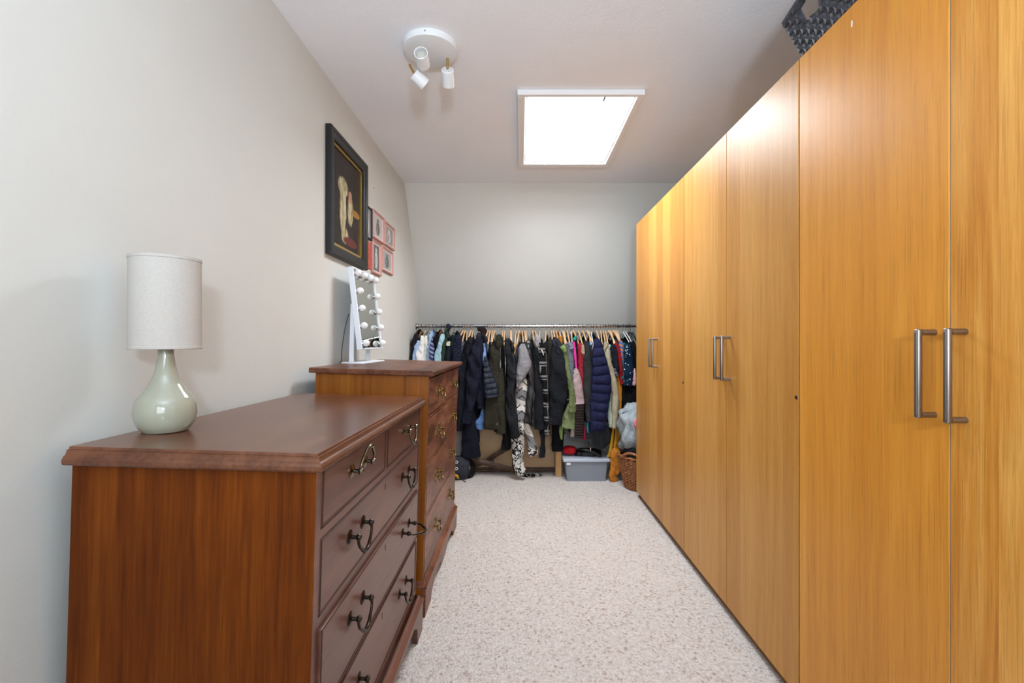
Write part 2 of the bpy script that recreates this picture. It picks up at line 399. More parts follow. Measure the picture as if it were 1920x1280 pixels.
# wall behind the camera with its window
b = B(); wx0, wx1, wz0, wz1 = -0.55, 1.05, 0.75, 2.15
for q in ((XW, wx0, 0, CEIL), (wx1, XR, 0, CEIL), (wx0, wx1, 0, wz0), (wx0, wx1, wz1, CEIL)): b.box(q[0], q[1], YFRONT - 0.1, YFRONT, q[2], q[3])
struct(b.out('wall_front', 'wall'))
w2 = bpy.data.objects.new('window_2', None); COL.objects.link(w2); w2.location = (0.25, YFRONT, wz0); struct(w2); WORLD['window_2'] = Vector((0.25, YFRONT, wz0))
for q in ((wx0, wx0 + .06, wz0, wz1), (wx1 - .06, wx1, wz0, wz1), (wx0 + .06, wx1 - .06, wz0, wz0 + .06), (wx0 + .06, wx1 - .06, wz1 - .06, wz1), (.22, .28, wz0 + .06, wz1 - .06)):
    B().box(q[0], q[1], YFRONT - .07, YFRONT - .02, q[2], q[3]).out('window_frame', 'white_trim', w2)
for x0, x1 in ((wx0 + .06, .22), (.28, wx1 - .06)): B().box(x0, x1, YFRONT - .05, YFRONT - .044, wz0 + .06, wz1 - .06).out('pane', 'glass', w2)

# ------------------------------------------------------------------ wardrobes
WX = 0.857
def wardrobe(y0, y1, label, mats, plug):
    g = thing('wardrobe', label, 'wardrobe', (WX + 0.3, (y0 + y1) / 2, 0), group='oak wardrobes along the right')
    zt = 2.006; zb = 0.044; dx0, dx1 = WX, WX + 0.019; cx0, cx1 = WX + 0.0215, XR - 0.025
    b = B(); t = 0.018
    b.box(cx0, cx1, y0 + .001, y0 + t, 0.0, zt); b.box(cx0, cx1, y1 - t, y1 - .001, 0.0, zt)
    b.box(cx0, cx1, y0 + t, y1 - t, zt - t, zt); b.box(cx0, cx1, y0 + t, y1 - t, 0.062, 0.08); b.box(cx1 - 0.006, cx1, y0 + t, y1 - t, 0.08, zt - t)
    b.out('carcass', 'carcass', g)
    B().box(cx0 + 0.004, cx0 + 0.022, y0 + t, y1 - t, 0.0, 0.061).out('plinth', 'carcass', g)
    ym = (y0 + y1) / 2
    for i, (a, c) in enumerate(((y0 + 0.0015, ym - 0.0015), (ym + 0.0015, y1 - 0.0015))):
        d = B().box(dx0, dx1, a, c, zb, zt - 0.001, 0.0012).out('door', mats[i], g)
        hy = ym + (-0.033 if i == 0 else 0.033)
        hb = B(); z0, z1 = 0.979, 1.163
        hb.tube([(dx0 + .0005, hy, z1 - .007), (dx0 - .030, hy, z1 - .007)], 0.0062, 14, up=Vector((0, 0, 1)))
        hb.tube([(dx0 + .0005, hy, z0 + .007), (dx0 - .030, hy, z0 + .007)], 0.0062, 14, up=Vector((0, 0, 1)))
        hb.box(dx0 - .040, dx0 - .029, hy - .0062, hy + .0062, z0, z1, 0.0035, 3)
        hd = hb.out('handle', 'steel', d, True, 35)
        hd.location = (0, 0, 0)
        B().box(dx0 - .0408, dx0 - .0398, hy - .0032, hy + .0032, z0 + .006, z1 - .006, 0.0005).out('handle_inset', M['steel'], d)
        for ch in d.children: ch.matrix_parent_inverse = Matrix.Identity(4)
    for ch in list(g.children):
        for q in ch.children:           # sub-parts were written in world coordinates
            q.data.transform(Matrix.Translation(-WORLD[g.name]))
    if plug:
        B().lathe([(0.0, -.0015), (0.006, -.0015), (0.008, 0.0008), (0.008, 0.004)], (dx0 + .0005, y0 + 0.004 + 0.0085, plug), 16, (1, 0, 0)).out('cover_cap', 'black', g)
    return g
wardrobe(2.427, 3.42, 'tall oak veneer wardrobe at the far end beside the hanging clothes', ('veneer', 'veneer'), 0.925)
wardrobe(1.427, 2.424, 'middle tall oak veneer wardrobe of the three', ('veneer', 'veneer'), 0.965)
wc = wardrobe(0.427, 1.424, 'nearest tall oak veneer wardrobe, under the black woven basket', ('veneer_orange', 'veneer_warm'), None)
dd = [c for c in wc.children if c.name.startswith('door')][1]
B().box(WX + 0.0005, WX + 0.0185, 0.92555, 0.9268, 0.046, 2.003).out('edge_strip', 'veneer_edge', wc)
tagm = B().sphere((WX, 1.1985, 1.958), 0.01, 12, 8, (.05, .28, 1.0)).out('paint_mark', 'white_metal', wc)

# ------------------------------------------------------------------ chests of drawers
ROLL = R(1.7)
def bail(pts, r): return pts
def chest(name, label, X0, Yc, spec):
    g = thing(name, label, 'chest', (X0, Yc, 0), (0, ROLL, 0), 'chests of drawers along the left wall', world=False)
    xf, xb, hy = spec['xf'], spec['xb'], spec['hy']; zt = spec['zt']; ms, mf, mt = spec['mats']
    tt = spec['tt']; pz = 0.115
    # carcass: two sides, back, stiles and rails
    B().box(xb, xf - 0.0, -hy, -hy + 0.018, pz, zt - tt, 0.001).out('side_panel', ms, g)
    B().box(xb, xf - 0.0, hy - 0.018, hy, pz, zt - tt, 0.001).out('side_panel', ms, g)
    B().box(xb, xb + 0.01, -hy + .018, hy - .018, pz, zt - tt).out('back_panel', 'old_wood', g)
    B().box(xb + .012, xf - 0.06, -hy + .02, hy - .02, pz + .02, zt - tt - .01).out('inner_case', 'gap', g)
    fr = B(); st = spec['stile']; gp = spec['gap']
    fr.box(xf - 0.02, xf + 0.0006, -hy + .0001, -hy + st, pz, zt - tt); fr.box(xf - 0.02, xf + 0.0006, hy - st, hy - .0001, pz, zt - tt)
    rows = spec['rows']; prev = zt - tt
    for (z0, z1, n) in rows:
        fr.box(xf - 0.02, xf + 0.0006, -hy + st, hy - st, z1 + gp, prev)
        prev = z0 - gp
        if n == 2: fr.box(xf - 0.02, xf + 0.0006, -0.008, 0.008, z0 - gp, z1 + gp)
    fr.box(xf - 0.02, xf + 0.0006, -hy + st, hy - st, pz, prev)
    fr.out('face_frame', mf, g)
    # top board with its moulded edge
    ty = spec['ty']; tx0, tx1 = spec['tx']
    prof = spec['top_profile']; bm = bmesh.new(); rings = []
    for ins, z in prof:
        rings.append([bm.verts.new(p) for p in ((tx0, -ty + ins, z), (tx1 - ins, -ty + ins, z), (tx1 - ins, ty - ins, z), (tx0, ty - ins, z))])
    for a, c in zip(rings, rings[1:]):
        for k in range(4): bm.faces.new([a[k], a[(k + 1) % 4], c[(k + 1) % 4], c[k]])
    bm.faces.new(list(reversed(rings[0]))); bm.faces.new(rings[-1])
    tb = B(); tb.bm.free(); tb.bm = bm; tb.out('top', mt, g)
    # plinth: bracket-footed front and sides, moulding above
    py = spec['py']; ap = spec['apron']
    half = [(py, 0.0)] + [(py - d, z) for d, z in ap]
    poly = [(-y, z) for y, z in half] + [(y, z) for y, z in reversed(half)] + [(py, pz), (-py, pz)]
    B().prism(poly, 'x', -0.02, 0.0).out('plinth_front', mf, g)
    lift = 0.0155
    for s in (-1, 1):
        sp = [(-0.0201, 0.0), (-0.10, 0.0032), (-0.12, 0.05), (-0.15, 0.075), (xb + 0.16, 0.075), (xb + .12, .05), (xb + .10, -lift * 0.8), (xb, -lift), (xb, pz), (-0.0201, pz)]
        y0, y1 = (py - 0.018, py) if s > 0 else (-py, -py + 0.018)
        B().prism(sp, 'y', y0, y1).out('plinth_side', ms, g)
    mo = bmesh.new(); rings = []
    for ins, z in ((0.0, pz), (-0.003, pz + .004), (-0.003, pz + .010), (0.004, pz + .016), (0.010, pz + .020), (0.014, pz + .028), (0.018, pz + .031)):
        rings.append([mo.verts.new(p) for p in ((xb, -py + ins * .7, z), (-ins, -py + ins * .7, z), (-ins, py - ins * .7, z), (xb, py - ins * .7, z))])
    for a, c in zip(rings, rings[1:]):
        for k in (0, 1, 2): mo.faces.new([a[k], a[(k + 1) % 4], c[(k + 1) % 4], c[k]])
    tb = B(); tb.bm.free(); tb.bm = mo; tb.out('plinth_moulding', mf, g)
    # drawers
    for ri, (z0, z1, n) in enumerate(rows):
        spans = [(-hy + st + gp, hy - st - gp)] if n == 1 else [(-hy + st + gp, -0.008 - gp), (0.008 + gp, hy - st - gp)]
        out = spec['proud'][ri]
        for si, (a, c) in enumerate(spans):
            d = B().box(xf - 0.03, xf + out, a, c, z0, z1, 0.0016, 2).out('drawer', mf, g)
            if spec['bead']:
                bd = B()
                for q in ((a, c, z0, z0 + .004), (a, c, z1 - .004, z1), (a, a + .004, z0 + .004, z1 - .004), (c - .004, c, z0 + .004, z1 - .004)):
                    bd.box(xf + out - .001, xf + out + 0.0020, q[0], q[1], q[2], q[3], 0.001)
                bd.out('cock_bead', 'bead', d)
            hs = spec['pulls'] if n == 1 else [spec['pulls'][si]]
            for hi, hyy in enumerate(hs):
                spec['pull'](d, xf + out, hyy, z0 + (z1 - z0) * spec['pull_z'], spec['bail_pose'].get((ri, si if n == 2 else hi), 0))
            if n == 1 and spec['keyholes']:
                kz = z1 - 0.028
                B().box(xf + out - .002, xf + out + .0006, 0.0 - .0022, .0022, kz - .011, kz + .006, 0.0003).out('keyhole', 'gap', d)
    return g

def swan_pull(d, x, y, z, pose):
    mt = 'bronze_polished' if pose in (2, 3) else 'bronze'
    for s in (-1, 1):
        p = B(); p.lathe([(0.0165, 0), (0.0165, .0012), (0.013, .0035), (0.007, .004), (0.0045, .006), (0.0045, .016), (0.0075, .018), (0.0085, .022), (0.006, .027), (0.0, .029)], (x, y + s * .045, z), 16, (1, 0, 0))
        p.out('pull_post', mt, d, True, 35)
    cpts = [(-.045, 0), (-.047, -.012), (-.041, -.024), (-.030, -.034), (-.016, -.045), (0, -.049), (.016, -.045), (.030, -.034), (.041, -.024), (.047, -.012), (.045, 0)]
    cpts = cat_rom(cpts, 31)
    ang = {0: R(6), 1: R(82), 2: R(172), 3: R(8)}[pose]
    pts = []
    for yy, h in cpts:
        hh = -h; pts.append((x + .021 + hh * math.sin(ang) * 0.95, y + yy, z - hh * math.cos(ang)))
    rr = [0.0034 + 0.0022 * math.exp(-((i - 15) / 5.0) ** 2) for i in range(31)]
    B().tube(pts, rr, 10, up=Vector((1, 0, 0.02))).out('pull_bail', mt, d, True, 60)

def rococo_pull(d, x, y, z, pose):
    b = B(); n = 28
    for s in (-1, 1):
        pts = []
        for k in range(n):
            a = 2 * math.pi * k / n; r = 0.020 * (1 + 0.22 * math.cos(5 * a + 0.4) + 0.10 * math.cos(9 * a)); pts.append((y + s * .034 + r * math.cos(a) * .9, z + r * math.sin(a) * 1.15))
        b.prism(pts, 'x', x - .0005, x + .0022)
    for k in range(7):
        t = (k - 3) / 3.0; b.sphere((x + .003, y + t * .034, z + .012 + .010 * math.cos(t * 4)), .0065, 8, 6, (.5, 1.3, 1))
    b.out('pull_backplate', 'brass', d, True, 30)
    for s in (-1, 1):
        B().lathe([(0.006, 0), (0.005, .008), (0.007, .014), (0.0075, .019), (0.0, .023)], (x, y + s * .034, z), 12, (1, 0, 0)).out('pull_post', 'brass', d, True, 40)
    c = cat_rom([(-.034, 0), (-.040, -.010), (-.036, -.022), (-.020, -.032), (0, -.030), (.020, -.032), (.036, -.022), (.040, -.010), (.034, 0)], 25)
    B().tube([(x + .016 - h * .22, y + yy, z + h) for yy, h in c], [0.0036 + .0016 * abs(math.sin(i * .52)) for i in range(25)], 8).out('pull_bail', 'brass', d, True, 60)

Z1 = 0.923
chest('chest_of_drawers', 'low dark mahogany chest of drawers carrying the table lamp', -0.386, 1.352, dict(
    xf=-0.029, xb=-0.499, hy=0.463, zt=Z1, tt=0.0335, stile=0.022, mats=('chest_side', 'chest_front', 'chest_top'),
    rows=((0.770, 0.884, 2), (0.596, 0.745, 1), (0.390, 0.568, 1), (0.180, 0.369, 1)), proud=(0.001, 0.001, 0.007, 0.003),
    ty=0.483, tx=(-0.500, -0.012), top_profile=((0.012, Z1 - .0335), (0.003, Z1 - .033), (0.0, Z1 - .029), (0.0, Z1 - .022), (0.003, Z1 - .017), (0.007, Z1 - .014), (0.009, Z1 - .009), (0.0095, Z1 - .0055), (0.014, Z1 - .005), (0.0150, Z1 - .001), (0.016, Z1)),
    py=0.480, apron=((0.085, 0.0), (0.088, 0.04), (0.10, 0.066), (0.125, 0.080), (0.15, 0.094)), pulls=(-0.235, 0.245), pull_z=0.60, pull=swan_pull,
    bail_pose={(0, 0): 2, (2, 1): 1, (0, 1): 3}, keyholes=True, bead=True, gap=0.0035))
Z2 = 1.018
chest('chest_of_drawers', 'taller brown chest of drawers with brass pulls, carrying the bulb-edged mirror', -0.3925, 2.39, dict(
    xf=-0.016, xb=-0.486, hy=0.463, zt=Z2, tt=0.022, stile=0.012, mats=('tall_side', 'tall_front', 'tall_top'),
    rows=((0.832, 0.982, 2), (0.634, 0.810, 1), (0.414, 0.614, 1), (0.160, 0.396, 1)), proud=(0.0025, 0.0025, 0.0025, 0.0025),
    ty=0.485, tx=(-0.505, 0.006), top_profile=((0.008, Z2 - .022), (0.002, Z2 - .0215), (0.0, Z2 - .018), (0.0, Z2 - .006), (0.003, Z2 - .001), (0.006, Z2)),
    py=0.474, apron=((0.13, 0.0), (0.145, 0.028), (0.175, 0.045), (0.22, 0.062), (0.33, 0.066), (0.38, 0.050), (0.42, 0.034)), pulls=(-0.20, 0.235), pull_z=0.52, pull=rococo_pull,
    bail_pose={}, keyholes=False, bead=False, gap=0.0045))

# ------------------------------------------------------------------ table lamp
LX, LY, LZ = -0.800, 1.048, 0.9362
g = thing('table_lamp', 'small celadon ceramic table lamp with cream drum shade', 'lamp', (LX, LY, LZ))
zz = [(660, 52), (700, 55), (750, 63), (800, 74), (850, 90), (900, 116), (950, 158), (985, 186), (1020, 202), (1060, 210), (1100, 208), (1140, 198), (1170, 182), (1192, 162), (1205, 148)]
prof = [(r * .000283, (1205 - y) * .000337) for y, r in zz]
prof = [(0.0, prof[0][1] + .012), (prof[0][0] * .8, prof[0][1] + .012)] + cat_rom(prof, 40) + [(0.030, 0.0)]
B().lathe(prof, (LX, LY, LZ), 48).out('lamp_base', 'glaze', g, True, 60)
sr, sz0, sz1 = 0.0675, 0.184, 0.389
B().lathe([(sr, sz0), (sr + .0012, sz0 + .001), (sr + .0012, sz0 + .006), (sr, sz0 + .007), (sr - .0005, sz1 - .007), (sr + .0007, sz1 - .006), (sr + .0007, sz1), (sr - .003, sz1), (sr - .003, sz0), (sr, sz0)], (LX, LY, LZ), 64, cap=False).out('lamp_shade', 'shade', g, True, 50)
B().lathe([(0.0, .196), (0.012, .196), (0.012, .225), (0.006, .23), (0.006, .24), (0.02, .26), (0.024, .28), (0.016, .30), (0, .306)], (LX, LY, LZ), 20).out('bulb', 'opal', g, True, 50)
sp = B(); sp.lathe([(sr - .003, .212), (sr - .003, .214)], (LX, LY, LZ), 48, cap=False)
for k in range(3):
    a = 2 * math.pi * k / 3 + .5; sp.tube([(LX + .011 * math.cos(a), LY + .011 * math.sin(a), LZ + .213), (LX + (sr - .002) * math.cos(a), LY + (sr - .002) * math.sin(a), LZ + .213)], .0014, 6, up=Vector((0, 0, 1)))
sp.out('shade_ring', 'white_metal', g)

# ------------------------------------------------------------------ vanity mirror
MY0, MY1 = 2.30, 2.642; MZB = 1.0305
g = thing('vanity_mirror', 'white framed vanity mirror edged with round bulbs', 'mirror', (-0.83, 2.47, MZB), world=False)
inner = []
B().box(-0.05, 0.055, -0.185, 0.185, 0.0, 0.006, 0.001).out('base', 'white_mirror_frame', g)
g.rotation_euler = (0, ROLL, 0)
for s in (-1, 1):
    b = B(); y0 = s * 0.125
    b.box(-0.033, -0.011, y0 - .006, y0 + .006, 0.004, 0.30, 0.001); b.out('support_post', 'white_mirror_frame', g)
tilt = R(-6.5 - 1.7)
fm = Matrix.Translation((0.046, 0, 0.072)) @ Matrix.Rotation(tilt, 4, 'Y')
def fpart(bb, name, m, smooth=False, par=None):
    o = bb.out(name, m, par or g, smooth, 45); o.data.transform(fm); return o
W, HH = 0.171, 0.415
bb = B()
bb.box(-0.026, 0.0, -W, -W + .008, 0, HH, .001); bb.box(-0.026, 0.0, W - .008, W, 0, HH, .001)
bb.box(-0.026, 0.0, -W + .008, W - .008, 0, .008, .001); bb.box(-0.026, 0.0, -W + .008, W - .008, HH - .008, HH, .001)
bb.box(-0.026, -0.016, -W + .008, W - .008, .008, HH - .008)
fpart(bb, 'frame', 'white_mirror_frame')
fpart(B().box(-0.0155, -0.006, -W + .0082, W - .0082, .0082, HH - .0082), 'mirror_glass', 'mirror')
bp = [(y, HH - .030) for y in (-W + .03, -.047, .047, W - .03)] + [(y, z) for z in (.030, .118, .206, .294) for y in (-W + .03, W - .03)]
for y, z in bp:
    o = fpart(B().sphere((0.0135, y, z), 0.0175, 18, 12), 'bulb', 'opal', True)
    fpart(B().lathe([(0.014, -0.0062), (0.014, -0.003), (0.011, 0.001)], (0, y, z), 16, (1, 0, 0)), 'bulb_socket', 'chrome', True, o)
cb = cat_rom([(-.04, -.13, .25), (-.055, -.135, .18), (-.062, -.15, .08), (-.058, -.165, .012), (-.052, -.20, .005)], 16)
B().tube(cb, .0022, 6).out('power_cable', 'black', g, True, 60)

# ------------------------------------------------------------------ pictures on the left wall
def art_material(kind, seed=0):
    t = NT('print_%s_%d' % (kind, seed)); v = t.coords(kind='Generated'); xyz = t.sep(v)
    n = t.noise(v, 7, 4, 0.6, 0.8)
    def blob(cy, cz, ry, rz, soft=0.25):
        a = t.math('DIVIDE', t.math('SUBTRACT', t.math('ADD', xyz[1], t.math('MULTIPLY', t.math('SUBTRACT', n, .5), .12)), cy), ry)
        c = t.math('DIVIDE', t.math('SUBTRACT', xyz[2], cz), rz)
        d = t.math('ADD', t.math('MULTIPLY', a, a), t.math('MULTIPLY', c, c))
        nd = t.n('ShaderNodeMapRange'); nd.inputs[1].default_value = 1 + soft; nd.inputs[2].default_value = 1 - soft
        t.l(d, nd.inputs[0]); return nd.outputs[0]
    if kind == 'dark':
        col = t.ramp(n, [(0.3, (22, 16, 15)), (0.7, (50, 38, 34))])
        cream = t.ramp(t.noise(t.coords((9, 9, 2), kind='Generated'), 2.0, 4, .7, 1.5), [(0.35, (92, 82, 56)), (0.5, (168, 156, 118)), (0.65, (208, 198, 164))])
        for q in ((.36, .66, .17, .10), (.36, .42, .11, .30), (.62, .46, .10, .17), (.42, .15, .12, .09)): col = t.mix(blob(*q), col, cream)
        col = t.mix(blob(.62, .60, .07, .07), col, lin((176, 124, 100))); col = t.mix(blob(.82, .46, .16, .04), col, lin((150, 108, 48)))
        col = t.mix(blob(.62, .10, .25, .05), col, lin((96, 36, 30)))
        t.b.inputs['Specular IOR Level'].default_value = 0.2; return t.set(col, 0.4)
    if kind == 'red':
        col = t.ramp(t.noise(v, 14, 4, .7, 1.5), [(0.3, (70, 14, 14)), (0.48, (168, 36, 34)), (0.6, (214, 96, 70)), (0.72, (240, 214, 190))])
        return t.set(col, 0.3)
    bgc = {0: (196, 192, 188), 1: (150, 146, 142), 2: (84, 82, 82), 3: (176, 172, 168), 4: (150, 154, 158)}[seed]
    col = t.mix(t.math('MULTIPLY', n, .4), lin(bgc), lin((60, 56, 56)))
    fg = (60, 56, 54) if seed in (0, 3) else (206, 202, 198)
    col = t.mix(blob(.5, .42, .20, .32), col, lin(fg)); col = t.mix(blob(.5, .80, .10, .08), col, lin(fg))
    col = t.mix(blob(.45, .40, .09, .2), col, lin((120, 116, 114)))
    return t.set(col, 0.3, Coat_Weight=0.4)
def picture(label, y0, y1, z0, z1, th, fw, mat, art, slip=0.0, mount=0.0, name='framed_picture'):
    g = thing(name, label, 'picture', (XW + .001, (y0 + y1) / 2, z0), group='pictures on the left wall')
    x0 = XW + 0.0015; x1 = x0 + th
    b = B()
    # mitred moulded frame
    prof = [(0.0, x0), (0.0, x1 - .006), (0.004, x1), (fw * .35, x1), (fw * .45, x1 - .004), (fw * .85, x1 - .006), (fw, x1 - .010), (fw, x0)]
    rings = [[b.bm.verts.new(p) for p in ((x, y0 + i, z0 + i), (x, y1 - i, z0 + i), (x, y1 - i, z1 - i), (x, y0 + i, z1 - i))] for i, x in prof]
    for a, c in zip(rings, rings[1:] + rings[:1]):
        for k in range(4): b.bm.faces.new([a[k], a[(k + 1) % 4], c[(k + 1) % 4], c[k]])
    b.out('frame', mat, g)
    i = fw
    if slip:
        b = B()
        for q in ((y0 + i, y1 - i, z0 + i, z0 + i + slip), (y0 + i, y1 - i, z1 - i - slip, z1 - i), (y0 + i, y0 + i + slip, z0 + i + slip, z1 - i - slip), (y1 - i - slip, y1 - i, z0 + i + slip, z1 - i - slip)):
            b.box(x0 + .001, x1 - .018, *q, 0.001)
        b.out('gold_slip', 'gold', g); i += slip
    if mount:
        b = B()
        for q in ((y0 + i, y1 - i, z0 + i, z0 + i + mount), (y0 + i, y1 - i, z1 - i - mount, z1 - i), (y0 + i, y0 + i + mount, z0 + i + mount, z1 - i - mount), (y1 - i - mount, y1 - i, z0 + i + mount, z1 - i - mount)):
            b.box(x0 + .002, x0 + .006, *q)
        b.out('mount', 'white_trim', g); i += mount
    B().box(x0 + .002, x0 + .005, y0 + i, y1 - i, z0 + i, z1 - i).out('print', art, g)
    return g
picture('large black framed dark painting with a gold inner edge', 2.19, 2.715, 1.556, 2.170, 0.031, 0.052, 'black_frame', art_material('dark'), 0.016)
picture('small black framed monochrome photo beside the large painting', 2.728, 2.852, 1.757, 1.954, 0.014, 0.014, 'black_frame', art_material('photo', 4))
picture('upper left pink framed photo, next to the small black frame', 2.866, 3.098, 1.787, 1.964, 0.016, 0.018, 'pink_frame', art_material('photo', 0), 0, .004)
picture('upper right pink framed photo, nearest the far corner', 3.114, 3.356, 1.795, 1.956, 0.016, 0.018, 'pink_frame', art_material('photo', 1), 0, .004)
picture('lower left pink framed photo, lowest of the pink frames', 2.857, 3.036, 1.566, 1.776, 0.016, 0.018, 'pink_frame', art_material('photo', 2), 0, .004)
picture('lower right pink framed photo below the upper right pink one', 3.056, 3.312, 1.612, 1.776, 0.016, 0.018, 'pink_frame', art_material('photo', 3), 0, .004)
g = thing('picture_card', 'unframed glittery red card below the small black frame', 'picture', (XW, 2.79, 1.582), group='pictures on the left wall')
B().box(XW + .001, XW + .006, 2.728, 2.850, 1.582, 1.745, .001).out('card', art_material('red'), g)
tag(B().lathe([(0.0, .004), (.004, .003), (.004, 0)], (XW, 2.915, 2.105), 10, (1, 0, 0)).out('wall_nail', 'steel'), 'small bare nail in the left wall above the pink frames', 'nail')

# ------------------------------------------------------------------ ceiling spotlight
SX, SY = -0.383, 1.985
g = thing('ceiling_spotlight', 'round white ceiling fitting with three white spot heads', 'ceiling light', (SX, SY, CEIL))
B().lathe([(0.114, 0.0), (0.114, -.022), (0.112, -.026), (0.106, -.028), (0.0, -.028)], (SX, SY, CEIL - .0004), 64).out('base_plate', 'white_metal', g, True, 40)
B().lathe([(0.0028, 0), (0.0028, .003), (0, .004)], (SX, SY - .114, CEIL - .013), 10, (0, -1, 0)).out('fixing_screw', 'steel', g)
def spot(face_to, rear, stem_from, lens=True, holes=False):
    f, r = Vector(face_to), Vector(rear); ax = (f - r); L = ax.length; ax.normalize()
    h = B().lathe([(0.0, 0), (0.0245, 0), (0.0275, .003), (0.0275, L), (0.0245, L), (0.0245, L - .018), (0.0, L - .018)], r, 32, ax).out('spot_head', 'white_metal', g, True, 35)
    q = B().lathe([(0.0235, L - .0175), (0.021, L - .012), (0.012, L - .008), (0.0, L - .007)], r, 24, ax); o = q.out('spot_lens', 'spot_lens', h, True, 50, False)
    o.data.transform(Matrix.Translation(-WORLD[g.name]))
    s0 = Vector(stem_from); s1 = r + ax * 0.004
    q = B().tube([s0, s0.lerp(s1, .5), s1], 0.0052, 14); o = q.out('spot_stem', 'gold', h, True, 50, False); o.data.transform(Matrix.Translation(-WORLD[g.name]))
    if holes:
        ux = ax.orthogonal().normalized(); uy = ax.cross(ux); q = B()
        for k in range(6):
            a = k * math.pi / 3; q.lathe([(0.0019, -.0006), (0.0019, .001)], r + (ux * math.cos(a) + uy * math.sin(a)) * .016, 8, ax)
        o = q.out('vent_holes', 'black', h, False, None, False); o.data.transform(Matrix.Translation(-WORLD[g.name]))
zb = CEIL - .028
spot(P(789, 99, 1.865), P(794, 122, 1.935), P(791, 96, 1.99))
spot(P(797, 159, 2.00), P(776, 138, 1.97), P(768, 122, 2.0))
spot(P(841, 160, 2.09), P(839, 130, 2.03), P(839, 108, 2.03), holes=True)

# ------------------------------------------------------------------ basket on the wardrobe
g = thing('woven_basket', 'charcoal woven basket with a handle slot, on top of the nearest wardrobe', 'basket', (WX + 0.17, 1.22, 2.006))
bx0, bx1, by0, by1, bz0, bz1 = WX + 0.012, WX + 0.33, 0.98, 1.420, 2.007, 2.165
def bpt(side, u, v):          # u along the side 0..1, v up 0..1, flared outwards
    fl = 0.042 * v
    x0, x1, y0, y1 = bx0 - fl, bx1 + fl, by0 - fl, by1 + fl * 0.8
    z = bz0 + (bz1 - bz0) * v * (1.0 if side == 3 else (.80 if side == 1 else 1.0 - .20 * u ** 4))
    if side == 0: return Vector((x0, y0 + (y1 - y0) * u, z)), Vector((-1, 0, -.15))
    if side == 1: return Vector((x0 + (x1 - x0) * u, y1, z)), Vector((0, 1, -.15))
    if side == 2: return Vector((x1, y0 + (y1 - y0) * u, z)), Vector((1, 0, -.15))
    return Vector((x0 + (x1 - x0) * u, y0, z)), Vector((0, -1, -.15))
def weave_tile(bb, side, i, j, nu, nv):
    u0, u1, v0, v1 = i / nu, (i + 1) / nu, j / nv, (j + 1) / nv
    um, vm = (u0 + u1) / 2, (v0 + v1) / 2
    if side in (0, 2) and .745 < um < .885 and .50 < vm < .86: return False      # handle slot
    over = (i + j) % 2 == 0
    p, nrm = bpt(side, um, vm); nrm.normalize(); eu = (bpt(side, u1, vm)[0] - bpt(side, u0, vm)[0]); ev = (bpt(side, um, v1)[0] - bpt(side, um, v0)[0])
    a = 0.58; tw = (ev * .20) if over else (-ev * .12)
    q = [p - eu * a - ev * a, p + eu * a - ev * a + tw, p + eu * a + ev * a + tw, p - eu * a + ev * a]
    h = .006 if over else .0035
    vv = [bb.bm.verts.new(c + nrm * (.001 if k in (0, 3) else h * .9)) for k, c in enumerate(q)]; top = bb.bm.verts.new(p + nrm * h * 1.3)
    bk = [bb.bm.verts.new(c - nrm * .002) for c in q]
    for k in range(4): bb.bm.faces.new([vv[k], vv[(k + 1) % 4], top]); bb.bm.faces.new([bk[k], bk[(k + 1) % 4], vv[(k + 1) % 4], vv[k]])
    bb.bm.faces.new(list(reversed(bk))); return True
nu, nv = 22, 8
for j in range(nv):
    for i in range(nu):
        bb = B()
        if weave_tile(bb, 0, i, j, nu, nv): bb.out('woven_strip', 'raffia', g)
        else: bb.bm.free()
bb = B()
for side, n_ in ((1, 13), (2, 17), (3, 13)):
    for j in range(nv):
        for i in range(n_): weave_tile(bb, side, i, j, n_, nv)
o = bb.out('rear_weave', 'raffia', g); o['kind'] = 'stuff'
B().box(bx0, bx1, by0, by1, bz0 - .0008, bz0 + .004).out('basket_base', 'raffia', g)
rim = []
for side, rev in ((0, False), (1, False), (2, True), (3, True)):
    seq = [bpt(side, k / 8, 1.0)[0] for k in range(9)]; rim += list(reversed(seq)) if rev else seq
B().tube(rim, .007, 8, ry=.010).out('basket_rim', 'raffia', g)

# ------------------------------------------------------------------ clothes rail
RY, RZ, RR = 4.10, 1.281, 0.0135
g = thing('clothes_rail', 'chrome clothes rail spanning the far end under the sloped wall', 'clothes rail', (0.28, RY, RZ))
B().tube([(XW + .002, RY, RZ), (XR - .002, RY, RZ)], RR, 20, up=Vector((0, 0, 1))).out('rail', 'chrome', g, True, 60)
for x, s in ((XW + .001, 1), (XR - .001, -1)):
    B().lathe([(0.030, 0), (0.030, .004), (0.021, .008), (0.019, .022), (RR + .001, .024)], (x, RY, RZ), 24, (s, 0, 0)).out('end_flange', 'chrome', g, True, 40)

